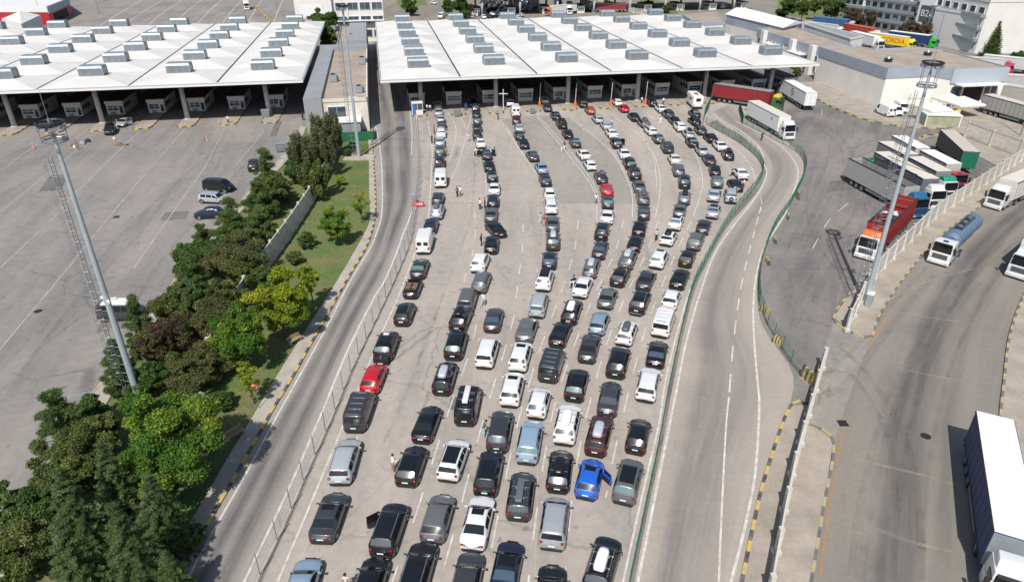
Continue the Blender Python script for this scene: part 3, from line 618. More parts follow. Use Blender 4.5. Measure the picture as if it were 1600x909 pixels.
def block(name, label, poly, h, wall, roof, parapet=.5, band=None, bandh=0):
    """building: wall prism, gravel roof inside a parapet, upper band"""
    root = thing(name, label, 'building'); n = len(poly)
    mb = MB(); mb.prism(poly, 0, h-parapet, wall, roof); mb.build('wall', root)
    c = sum((Vector(p) for p in poly), Vector())/n
    mb = MB()
    for i in range(n):
        a, b = Vector(poly[i]), Vector(poly[(i+1) % n]); d = b-a; q = (a+b)/2
        zb = h-(bandh or parapet+.2); mb.box((q.x, q.y, (zb+h)/2), (d.length+.3, .3, h-zb), band or wall, rz=math.atan2(d.y, d.x))
    mb.build('parapet', root); 
    mb = MB(); mb.prism([(Vector(p)-c)*.995+c for p in poly], h-parapet+.01, h-parapet+.05, roof); mb.build('roof', root)
    return root
def rooftop_unit(label, p, z, s=1.0):
    r = thing('air_handling_unit', label, 'rooftop unit', (p[0], p[1], z), -A1, 'rooftop air units')
    mb = MB(); mb.box((0, 0, .7*s), (1.3*s, 1.1*s, 1.2*s), GALVL); mb.build('casing', r); mb = MB(); mb.tube((0, 0, 1.3*s), (0, 0, 1.45*s), .42*s, TRIM, 16); mb.build('fan', r)
    mb = MB(); mb.tube((.8*s, 0, .1), (.8*s, .1, 1.1*s), .18*s, GALV, 10); mb.build('duct', r)
# centre building, between the two canopies
h1 = 6.6
q = [G(476, 154, h1), G(573, 154.5, h1)]
fa, fb = q[0].dot(D2), q[1].dot(D2); ff = (q[0].dot(D1)+q[1].dot(D1))/2
rb = G(540, 74, h1).dot(D1); rc = G(540, 42, h1).dot(D1)
r = block('office_building', 'low building with grey cladding and stone front between the two canopies', [D(fa, ff), D(fb, ff), D(fb, rb), D(fa, rb)], h1, STONE, GRAVEL, .45)
gx = G(501, 154, h1).dot(D2)
mb = MB(); c = D((fa+gx)/2, (ff+rb)/2-.3, h1/2+.2); mb.box(c, (gx-fa+.3, rb-ff+.6, h1+.4), GREYM, rz=-A1); mb.build('metal_wing', r)
mb = MB(); c = D((fa+fb)/2, rb-2, h1/2+.35); mb.box(c, (fb-fa+.5, 5.0, h1+.7), GREYM, rz=-A1); mb.build('metal_band', r)
a_, b_ = D(G(514, 170, 4).dot(D2), ff), D(G(541, 170, 4).dot(D2), ff)
openings(r, a_, b_, 1, 1, .6, 0, 4.4, (b_-a_).length, .1)
mb = MB(); c = D((G(535, 185, 1).dot(D2)+G(562, 185, 1).dot(D2))/2, ff-2.2, 1.4); mb.box(c, (4.2, 4, 2.8), GREYM, rz=-A1); mb.build('porch', r); mb = MB(); mb.box(c+Vector((0, 0, 1.5)), (4.8, 4.5, .18), WHITEM, rz=-A1); mb.build('porch_roof', r)
rooftop_unit('white air unit on the gravel roof of the centre building, nearest its front edge', G(561, 142, h1), h1-.4, 1.1)
rooftop_unit('white air unit in the middle of the gravel roof of the centre building', G(521, 125, h1), h1-.4, 1.2)
rooftop_unit('white air unit at the back right corner of the front gravel roof', G(566, 98, h1), h1-.4, 1.3)
r = block('office_building', 'rear half of the centre building with a gravel roof and a raised dark metal slab', [D(fa+4, rb+1), D(fb, rb+1), D(fb, rc), D(fa+4, rc)], h1+.2, WHITEW, GRAVEL, .45, GREYM, .9)
mb = MB(); c = D(fb-2.6, (rb+rc)/2+1.6, h1/2+.6); mb.box(c, (5.4, rc-rb-3.6, h1+1.2), GREYM, rz=-A1); mb.build('metal_wing', r)
rooftop_unit('white air unit on the rear gravel roof beside the raised slab', G(549, 60, h1), h1-.3, 1.1)
rooftop_unit('white air unit on the left edge of the rear gravel roof', G(521, 46, h1), h1-.3, 1.1)
# white building behind the centre block
zb = 13
p0, p1 = G(529, 66, 0).dot(D2), G(603, 66, 0).dot(D2)
bb = G(560, 66, 0).dot(D1)
r = block('office_building', 'white three storey building with dark windows behind the centre building', [D(p0, bb), D(p1, bb), D(p1, bb+16), D(p0, bb+16)], 19, WHITEW, GRAVEL, .6)
openings(r, D(p0, bb), D(p1, bb), 3, 4, 1.8, 4.4, 2.2, 3.4, .1)
mb = MB(); mb.box(D((p0+p1)/2, bb-.9, 7.1), (p1-p0, 1.8, .3), WHITEM, rz=-A1); mb.build('ledge', r)
p0, p1 = G(463, 30, 0).dot(D2), G(520, 30, 0).dot(D2); bb = G(490, 30, 0).dot(D1)
r = block('office_building', 'white wall building with a loading door at the top left of the centre tree', [D(p0, bb), D(p1, bb), D(p1, bb+14), D(p0, bb+14)], 12, WHITEW, GRAVEL, .5)
mb = MB(); mb.box(D(p0+7, bb-.1, 3), (9, .2, 5), DOORW, rz=-A1); mb.build('loading_door', r); mb = MB(); mb.box(D(p0+7, bb-.5, .8), (5, .9, .8), TRIM, rz=-A1); mb.build('dock_bumper', r)
# red and white hall, top left
z = 7.0; poly = pw('-70,10 72,10.5 106,-3 60,-30 -90,-30', z)
r = block('shop_hall', 'red and white flat roofed hall at the top left corner', poly, z, REDM, WHITEM, .3, WHITEM, 2.2)
pa, pb = Vector(poly[1]), Vector(poly[2]); d = (pb-pa).normalized(); nn = Vector((d.y, -d.x, 0)); 
mb = MB(); c = (pa+pb)/2; mb.box((c.x+nn.x*.2, c.y+nn.y*.2, 5.6), ((pb-pa).length, .3, 2.6), BLUEM, rz=math.atan2(d.y, d.x)); mb.build('side_fascia', r)
mb = MB(); c = pa.lerp(pb, .5); mb.box((c.x+nn.x*.16, c.y+nn.y*.16, 2), ((pb-pa).length*.6, .2, 3), DARK, rz=math.atan2(d.y, d.x)); mb.build('shop_window', r)
z = 5.5; poly = pw('2,30 34,18 63,24 33,38', z)
r = thing('tent_roof_shed', 'pale pitched roof shed in front of the red hall', 'shed'); mb = MB(); cc = sum((Vector(p) for p in poly), Vector())/4; cc.z = 7.5
for i in range(4): mb.face([poly[i], poly[(i+1) % 4], cc], ROOFW)
mb.build('roof', r); mb = MB(); mb.prism(poly, 0, 5.4, WHITEW); mb.build('wall', r)
# warehouse on the right
z = 8.6
poly = pw('1282,73.5 1388.5,106.5 1463.5,103.5 1490.5,108 1577.5,105 1474,78 1435,73.5 1366,76.5 1339,72', z)
r = block('warehouse', 'cream warehouse with a brown gravel roof and blue grey band on the right', poly, z, CREAM, GRAVEL, .35, BLUEM, 2.3)
pa, pb = Vector(poly[3]), Vector(poly[4]); d = (pb-pa).normalized(); nn = Vector((d.y, -d.x, 0)); rz = math.atan2(d.y, d.x); LL = (pb-pa).length
mb = MB(); c = pa.lerp(pb, .5)+nn*.2; mb.box((c.x, c.y, 7.0), (LL*1.0, .3, 3.1), mat('pale_blue_band', (.36, .39, .44), .5), rz=rz); mb.build('front_band', r)
mb = MB(); c = pa.lerp(pb, .46)+nn*.1; mb.box((c.x, c.y, 2.3), (LL*.34, .24, 4.6), DARK, rz=rz); mb.build('doorway', r)
for t0 in (.10, .20, .72, .84):
    mb = MB(); c = pa.lerp(pb, t0)+nn*.14; mb.box((c.x, c.y, 2.5), (LL*.08, .2, 4.2), WINB, rz=rz); mb.build('door_leaf', r)
mb = MB(); c = pa.lerp(pb, .48)+nn*1.4; mb.box((c.x, c.y, 5.3), (LL*.8, 2.8, .25), WHITEM, rz=rz); mb.build('door_canopy', r)
for px, py in ((1388, 95), (1449.5, 85)):
    p = G(px, py, z); rr = thing('roof_fan', 'dark round roof fan on the '+('left' if px < 1400 else 'right')+' part of the brown warehouse roof', 'roof fan', (p.x, p.y, z-.3), 0, 'roof fans on the warehouse'); mb = MB(); mb.tube((0, 0, 0), (0, 0, .8), .8, TRIM, 16, r2=1.0); mb.build('housing', rr); mb = MB(); mb.tube((0, 0, .8), (0, 0, 1.3), .5, GALV, 14, r2=.2); mb.build('cowl', rr)
z = 7.4
poly = pw('1184,45 1286.6,76 1339,73.5 1232,38.5', z)
r = block('warehouse', 'long low annex with a brown roof and white pillars behind the main canopy', poly, z, WHITEW, GRAVEL, .35, BLUEM, 2.0)
pa, pb = Vector(poly[0]), Vector(poly[1]); d = (pb-pa).normalized(); nn = Vector((d.y, -d.x, 0)); rz = math.atan2(d.y, d.x)
for t0 in (.16, .62, .9):
    mb = MB(); c = pa.lerp(pb, t0)+nn*.7; mb.box((c.x, c.y, 3.8), (1.9, 1.4, 7.6), WHITEW, rz=rz); mb.build('pillar', r)
for t0 in (.32, .72):
    mb = MB(); c = pa.lerp(pb, t0)+nn*1.4; mb.box((c.x, c.y, 4.6), (7, 2.6, .25), WHITEM, rz=rz); mb.build('awning', r)
openings(r, pa, pb, 2, 8, 1.0, 2.7, 1.3, 1.5, .1)
# white pitched shed behind it
z = 8.0; e0, e1, e2, e3 = G(1133, 22.5, z), G(1224, 44, z), G(1257, 36, z), G(1165, 13, z)
r = thing('market_shed', 'shed with a bright white pitched roof behind the main canopy', 'building'); mb = MB(); k = Vector((0, 0, 1.2))
m0, m1 = (e0+e3)/2+k, (e1+e2)/2+k
for s in (Vector((0, 0, 0)),): mb.face([e0, e1, m1, m0], ROOFW2 := mat('bright_roof', (.80, .80, .80), .5)); mb.face([m0, m1, e2, e3], ROOFW2); mb.face([e1, e2, m1], WHITEW); mb.face([e3, e0, m0], WHITEW)
mb.build('roof', r); cc = (e0+e1+e2+e3)/4; wpoly = [cc+(p-cc)*.96 for p in (e0, e1, e2, e3)]
mb = MB(); mb.prism(wpoly, 0, 4.8, WHITEW); mb.build('wall', r); mb = MB(); mb.prism([cc+(p-cc)*.955 for p in (e0, e1, e2, e3)], 4.8, z-.05, BLUEM); mb.build('window_band', r)
poly = pw('1257,37 1330,60 1350,56 1268,35', 6.5)
block('low_shed', 'narrow grey roofed lean to beside the truck park behind the warehouse', poly, 6.5, WHITEW, GREYM, .2)
poly = pw('1068,23 1087,36 1131,34 1120,18', 6.2)
block('gatehouse', 'small white gatehouse with a brown roof beyond the main canopy', poly, 6.2, WHITEW, GRAVEL, .3, BLUEM, 1.0)
# the office block top right (several wings)
def wing(label, a, b, depth, h, rows, cols, back=1, balcony=True, wallm=WHITEW):
    a = Vector((a.x, a.y, 0)); b = Vector((b.x, b.y, 0)); d = (b-a).normalized(); nn = Vector((-d.y, d.x, 0))
    poly = [a, b, b+nn*depth, a+nn*depth]; r = block('office_building', label, poly, h, wallm, GRAVEL, .6)
    if cols: openings(r, a, b, rows, cols, 1.0, 3.6, 1.7, min(2.4, (b-a).length/cols*.62), .1)
    if balcony:
        for k in range(1, rows):
            mb = MB(); c = (a+b)/2-nn*.8; mb.box((c.x, c.y, 3.6*k+.35), ((b-a).length, 1.5, .9), GALVL, rz=math.atan2(d.y, d.x)); mb.build('balcony', r)
    return r, a, b, d, nn
wing('far left wing of the tall white office block behind the dark red shrubs', G(1313, 40), G(1342, 44), 16, 15, 4, 3)
r, a, b, d, nn = wing('stair tower of the white office block carrying the B2 sign', G(1424, 58)-Vector((1.5, 2.5, 0)), G(1447, 62)-Vector((1.5, 2.5, 0)), 16, 17, 4, 0, balcony=False)
c = a.lerp(b, .5)-nn*.12
mb = MB(); mb.box((c.x, c.y, 8.6), (3.9, .14, 5.2), mat('sign_dark', (.07, .085, .10), .5), rz=math.atan2(d.y, d.x)); sg = mb.build('sign_board', r)
def text(txt, size, loc, rot, m, name='lettering', parent=None, ext=.02):
    cu = bpy.data.curves.new(name, 'FONT'); cu.body = txt; cu.size = size; cu.extrude = ext; cu.align_x = 'CENTER'; cu.align_y = 'CENTER'
    o = bpy.data.objects.new(name, cu); sc.collection.objects.link(o); bpy.context.view_layer.update()
    me = bpy.data.meshes.new_from_object(o); bpy.data.objects.remove(o); me.materials.clear(); me.materials.append(m)
    q = put(name, me, parent); q.location = loc; q.rotation_euler = rot; return q
c2 = c-nn*.09; text('B2', 3.1, (c2.x, c2.y, 8.6), (PI/2, 0, math.atan2(d.y, d.x)), WHITEM, parent=sg)
wing('main wing of the white office block with grey balconies left of the B2 sign', G(1342, 43), G(1424, 57), 14, 14.4, 4, 7)
wing('wing of the white office block right of the B2 sign with shaded balconies', G(1447, 63), G(1522, 84), 16, 16, 4, 6)
wing('blank white end block with a stepped roof at the right edge behind the conifer', G(1522, 84), G(1640, 80), 22, 11.5, 3, 0, balcony=False)
wing('upper white terrace wing of the office block at the top right corner', G(1500, 48), G(1640, 52), 20, 15, 4, 6)
# market tents by the warehouse
def tent(label, px, py, sz, h=3.0, col=(.6, .58, .5)):
    p = G(px, py); r = thing('market_tent', label, 'tent', p, .2, 'white tents by the warehouse'); m = mat('tent_fabric', (.66, .63, .56), .8, var=.1, scale=1)
    mb = MB(); c = Vector((0, 0, h+1.3)); k = [(-sz, -sz, h), (sz, -sz, h), (sz, sz, h), (-sz, sz, h)]
    for i in range(4): mb.face([k[i], k[(i+1) % 4], c], m)
    for i in range(4): a, b = k[i], k[(i+1) % 4]; mb.face([(a[0], a[1], h-.35), (b[0], b[1], h-.35), b, a], m)
    mb.build('fabric_roof', r)
    for s in (-1, 1):
        for t in (-1, 1): q = MB(); q.tube((s*(sz-.1), t*(sz-.1), 0), (s*(sz-.1), t*(sz-.1), h), .05, GALV, 6); q.build('pole', r)
tent('white tent nearest the two parked white vans', 1452, 190, 2.6); tent('white tent at the corner in front of the warehouse doorway', 1497, 181, 3.2)
tent('small white tent behind the other two tents', 1476, 176, 2.4)
r = thing('advert_panel', 'bright yellow upright panel at the end of the tents', 'sign', G(1489, 193), .5); mb = MB(); mb.box((0, 0, 1.5), (2.6, .2, 2.6), mat('yellow_panel', (.75, .72, .08), .5)); mb.build('board', r); mb = MB(); mb.box((-1.2, 0, .2), (.1, .5, .4), GALV); mb.box((1.2, 0, .2), (.1, .5, .4), GALV); mb.build('foot', r)
r = thing('glazed_kiosk', 'low kiosk with yellow tinted glazing beside the tents', 'kiosk', G(1466, 196), -.15); mb = MB(); mb.box((0, 0, 1.2), (6.5, 3, 2.2), mat('yellow_glazing', (.36, .37, .24), .3, var=.3, scale=1)); mb.build('glazing', r); mb = MB(); mb.box((0, 0, 2.45), (7, 3.4, .25), WHITEM); mb.build('roof', r)
for s in (-1, 1):
    for t in (-1, 1): mb = MB(); mb.box((s*3.3, t*1.55, 1.2), (.2, .2, 2.4), WHITEM); mb.build('pillar', r)
# ================================================================ MASTS
def mast(label, px, py, h=25, ladder=True, side=-1, turn=0.0, gap=2.2):
    r = thing('lighting_mast', label, 'lighting mast', G(px, py, .1), turn, 'tall lighting masts')
    m = mat('mast_paint', (.40, .46, .50), .45, .3, var=.12, scale=.7)
    q = MB(); q.tube((0, 0, 0), (0, 0, h-1.0), .31, m, 16, r2=.14); q.box((0, 0, .06), (1.3, 1.3, .12), CONC); q.build('pole', r, smooth=False)
    q = MB(); q.ring((0, 0, h-gap), .85, .07, GALV); q.ring((0, 0, h-gap+.2), .85, .04, GALV)
    for i in range(4): a = PI/2*i+.4; q.tube((0, 0, h-gap), (.85*math.cos(a), .85*math.sin(a), h-gap), .04, GALV, 5)
    q.build('lower_ring', r)
    q = MB(); q.ring((0, 0, h), .92, .09, TRIM); q.ring((0, 0, h-.2), .6, .08, TRIM)
    for i in range(6): a = PI/3*i; q.tube((0, 0, h-.1), (.92*math.cos(a), .92*math.sin(a), h-.1), .05, TRIM, 5)
    for i in range(4): a = PI/2*i+.4; q.tube((.85*math.cos(a), .85*math.sin(a), h-gap), (.88*math.cos(a), .88*math.sin(a), h), .03, GALV, 5)
    q.tube((0, 0, h-2.2), (0, 0, h+.3), .1, GALV, 8); q.build('lamp_ring', r)
    for i in range(8):
        a = PI/4*i; q = MB(); q.box((.8*math.cos(a), .8*math.sin(a), h-.32), (.42, .34, .2), GALVL, rz=a); q.box((.8*math.cos(a), .8*math.sin(a), h-.44), (.36, .28, .04), HEADL, rz=a); q.build('floodlight', r)
    if h > 15:
        q = MB(); q.tube((0, 0, h), (0, 0, h+2.2), .02, GALV, 5); q.build('lightning_rod', r)
    if ladder:
        q = MB(); x = side*.95
        for s in (-.22, .22): q.tube((x, s, .3), (x*.85, s, h-2.6), .028, GALV, 5)
        z = .5
        while z < h-2.8: q.tube((x*(1-.15*z/h), -.22, z), (x*(1-.15*z/h), .22, z), .018, GALV, 4, caps=False); z += .33
        q.build('ladder', r); q = MB(); z = 2.2
        while z < h-2.8:
            xx = x*(1-.15*z/h)
            for k in range(8):
                t0, t1 = PI*k/8, PI*(k+1)/8
                q.tube((xx+side*.62*math.sin(t0), .36*math.cos(t0), z), (xx+side*.62*math.sin(t1), .36*math.cos(t1), z), .02, GALV, 4, caps=False)
            q.tube((xx, .2, z), (0, .1, z), .025, GALV, 4, caps=False); z += .9
        for k in range(1, 8, 2):
            t0 = PI*k/8; q.tube((x+side*.62*math.sin(t0), .36*math.cos(t0), 2.2), (x*.86+side*.62*math.sin(t0), .36*math.cos(t0), h-2.9), .012, GALV, 4, caps=False)
        q.build('safety_cage', r)
    q = MB(); zc = h*.42
    for a in (-.9, .2, 2.6): q.box((.55*math.cos(a), .55*math.sin(a), zc), (.45, .2, .18), WHITEM, rz=a); q.tube((0, 0, zc), (.5*math.cos(a), .5*math.sin(a), zc), .04, GALV, 5)
    q.build('security_camera', r); return r
mast('tall grey lighting mast with caged ladder among the trees on the left', 219, 628, 25.3, gap=1.3)
mast('tall grey lighting mast on the lawn beside the centre building', 561, 246, 25.6)
mast('tall grey lighting mast behind the concrete fence by the parked trucks on the right', 1351, 475, 26.3)
mb = MB(); p = G(562, 247); mb.box((p.x, p.y, .1), (5.4, 3.2, .2), M_PAVE); struct(mb.build('mast_plinth'))
def lamp_post(label, px, py, h=9, top=.5):
    r = thing('lamp_post', label, 'lamp post', G(px, py, .1), 0, 'slim lamp posts'); q = MB(); q.tube((0, 0, 0), (0, 0, h), .12, GALV, 10, r2=.07); q.build('pole', r)
    q = MB(); q.box((0, 0, h), (top*3, .2, .14), GALVL); q.build('lamp_head', r)
lamp_post('slim lamp post behind the left canopy at the dashed lot lines', 155, 22, 9)
lamp_post('slim lamp post in front of the red hall', 67, 36, 9)
lamp_post('slim lamp post at the far car park behind the main canopy', 688, 26, 10)
lamp_post('slim lamp post behind the left canopy near the far white building', 432, 14, 10)
lamp_post('grey lamp post at the right edge beside the slatted concrete fence', 1594, 212, 12)
lamp_post('slim lamp post rising in front of the tall office block', 1457, 88, 12)
# ================================================================ VEHICLES
def interp(k, t):
    for (a, x), (b, y) in zip(k, k[1:]):
        if t <= b: return x+(y-x)*(t-a)/(b-a) if b > a else y
    return k[-1][1]
SPEC = {
 'saloon': dict(L=4.68, W=1.82, H=1.45, B=.93, p=[(0, .50), (.015, .66), (.10, .80), (.27, .95), (.41, 1.38), (.50, 1.45), (.62, 1.44), (.70, 1.38), (.86, 1.06), (.965, 1.02), (1, .80)], ws=(.27, .42), rf=.70, rw=(.70, .86), sw=[(.31, .50), (.52, .72)]),
 'hatchback': dict(L=4.2, W=1.79, H=1.50, B=.95, p=[(0, .50), (.015, .68), (.11, .84), (.26, .99), (.40, 1.40), (.50, 1.50), (.70, 1.50), (.86, 1.43), (.965, 1.02), (1, .74)], ws=(.26, .41), rf=.86, rw=(.865, .965), sw=[(.30, .52), (.54, .76)]),
 'estate': dict(L=4.75, W=1.83, H=1.50, B=.95, p=[(0, .50), (.015, .68), (.10, .82), (.25, .97), (.38, 1.40), (.48, 1.49), (.75, 1.50), (.90, 1.44), (.975, 1.00), (1, .72)], ws=(.25, .385), rf=.90, rw=(.905, .972), sw=[(.29, .47), (.49, .66), (.68, .85)]),
 'suv': dict(L=4.6, W=1.88, H=1.68, B=1.08, p=[(0, .60), (.015, .86), (.10, 1.00), (.24, 1.12), (.36, 1.58), (.46, 1.67), (.72, 1.68), (.88, 1.60), (.97, 1.14), (1, .80)], ws=(.24, .37), rf=.88, rw=(.885, .965), sw=[(.28, .47), (.49, .67), (.69, .83)]),
 'minivan': dict(L=4.65, W=1.86, H=1.74, B=1.06, p=[(0, .58), (.015, .80), (.09, .96), (.17, 1.08), (.33, 1.63), (.42, 1.73), (.75, 1.74), (.93, 1.66), (.98, 1.12), (1, .78)], ws=(.17, .34), rf=.93, rw=(.935, .978), sw=[(.24, .46), (.48, .68), (.70, .88)]),
 'bus': dict(L=5.0, W=1.93, H=1.93, B=1.12, p=[(0, .62), (.015, .9), (.08, 1.05), (.15, 1.16), (.28, 1.83), (.34, 1.92), (.75, 1.93), (.965, 1.88), (.99, 1.15), (1, .8)], ws=(.155, .285), rf=.965, rw=(.966, .99), sw=[(.20, .40), (.42, .66), (.68, .92)]),
 'panel': dict(L=5.3, W=1.98, H=2.25, B=1.15, p=[(0, .62), (.015, .9), (.08, 1.08), (.14, 1.2), (.25, 2.05), (.31, 2.24), (.75, 2.25), (.97, 2.2), (.99, 1.3), (1, .8)], ws=(.145, .255), rf=.97, rw=None, sw=[(.19, .33)]),
 'coupe': dict(L=4.45, W=1.80, H=1.38, B=.90, p=[(0, .48), (.015, .64), (.10, .78), (.28, .92), (.42, 1.30), (.52, 1.38), (.62, 1.37), (.70, 1.30), (.87, 1.02), (.965, .98), (1, .78)], ws=(.28, .43), rf=.68, rw=(.69, .87), sw=[(.32, .68)]),
 'open': dict(L=4.2, W=1.76, H=.98, B=.85, p=[(0, .48), (.015, .64), (.10, .78), (.28, .92), (.36, .94), (.70, .94), (.86, .98), (.965, .96), (1, .76)], ws=None, rf=.7, rw=None, sw=[]),
}
def ring(s, t, q):
    """point on the half ring: q 0..7, t 0 front .. 1 rear"""
    L_, W, H, B = s['L'], s['W'], s['H'], s['B']; z = (interp(s['p'], max(0, t-.012))+interp(s['p'], t)*2+interp(s['p'], min(1, t+.012)))/4
    w_ = W/2
    if t < .12: w_ *= 1-.20*(1-t/.12)**2.2
    if t > .90: w_ *= 1-.12*((t-.90)/.10)**2.2
    zb = .25+.06*(max(0, .06-t)/.06+max(0, t-.95)/.05); bl = min(B+.05*t, z-.07); g = max(0, min(1, (z-B)/(H-B)))
    wt = w_*(.90*(1-g)+.71*g) if s['H'] < 1.85 else w_*(.90*(1-g)+.86*g)
    P = [(w_*.90, zb), (w_*.985, zb+.10), (w_, min(.60, bl-.05)), (w_*.975, bl), (wt*1.02, z-.05-.02*g), (wt*.92, z-.008), (wt*.5, z+.012), (0, z+.02)]
    i = min(int(q), 6); f = q-i; a, b = P[i], P[i+1]
    X = a[0]+(b[0]-a[0])*f; bow = .24*max(0, 1-t/.16)*(X/(W/2))**3+(-.13*max(0, (t-.88)/.12)*(X/(W/2))**3)
    return Vector((X, L_/2-t*L_-bow, a[1]+(b[1]-a[1])*f))
def patch(mb, s, ta, tb, qa, qb, m, off=.012, nt=5, nq=3, side=1, full=False):
    g = []
    for i in range(nt+1):
        t = ta+(tb-ta)*i/nt; row = []
        rng_ = [(qa+(qb-qa)*k/nq, side) for k in range(nq+1)]
        if full: rng_ = [(qa+(7-qa)*k/nq, -1) for k in range(nq+1)]+[(7-(7-qa)*k/nq, 1) for k in range(1, nq+1)]
        for q, sd in rng_:
            p = ring(s, t, q); e = 1e-3; du = ring(s, min(t+e, 1), q)-ring(s, max(t-e, 0), q); q2 = min(q+e*5, 6.999); q1 = max(q-e*5, 0); dv = ring(s, t, q2)-ring(s, t, q1)
            n = dv.cross(du); n.normalize()
            if n.x < -1e-6 or (abs(n.x) < 1e-3 and n.z < 0): n = -n
            if n.z < -.2: n = -n
            p = p+n*off; row.append(Vector((p.x*sd, p.y, p.z)))
        g.append(row)
    for i in range(nt):
        for k in range(len(g[0])-1):
            f = [g[i][k], g[i][k+1], g[i+1][k+1], g[i+1][k]]
            n = (f[1]-f[0]).cross(f[3]-f[0]); out = Vector((f[0].x, 0, .6)) if not full else Vector((0, 0, 1))
            mb.face(f if n.dot(out) > 0 else f[::-1], m)
def weld(mb, name, bevel=0):
    me = mb.mesh(name, True); bm = bmesh.new(); bm.from_mesh(me); bmesh.ops.remove_doubles(bm, verts=bm.verts, dist=1e-4)
    if bevel: bmesh.ops.bevel(bm, geom=[e for e in bm.edges if e.is_manifold and e.calc_face_angle(0) > .5], offset=bevel, segments=2, affect='EDGES', profile=.6)
    bm.normal_update(); bm.to_mesh(me); bm.free(); return me
def autosmooth(me, ang=.6):
    bm = bmesh.new(); bm.from_mesh(me)
    for e in bm.edges: e.smooth = (e.calc_face_angle(0) < ang)
    bm.to_mesh(me); bm.free(); return me
WHEEL = {}
def wheel_meshes(r, w_, hub=RIM):
    k = (r, w_)
    if k not in WHEEL:
        a = MB(); a.tube((-w_/2, 0, 0), (w_/2, 0, 0), r, RUB, 20); b = MB(); b.tube((-w_/2-.006, 0, 0), (w_/2+.006, 0, 0), r*.62, hub, 14)
        for s in (-1, 1):
            for i in range(5): t = 2*PI*i/5; b.box((s*(w_/2+.012), math.cos(t)*r*.33, math.sin(t)*r*.33), (.02, .1 if abs(math.sin(t)) > .6 else r*.5, r*.5 if abs(math.sin(t)) > .6 else .1), hub)
        WHEEL[k] = (autosmooth(a.mesh('wheel', True)), b.mesh('rim'))
    return WHEEL[k]
GEO = {}
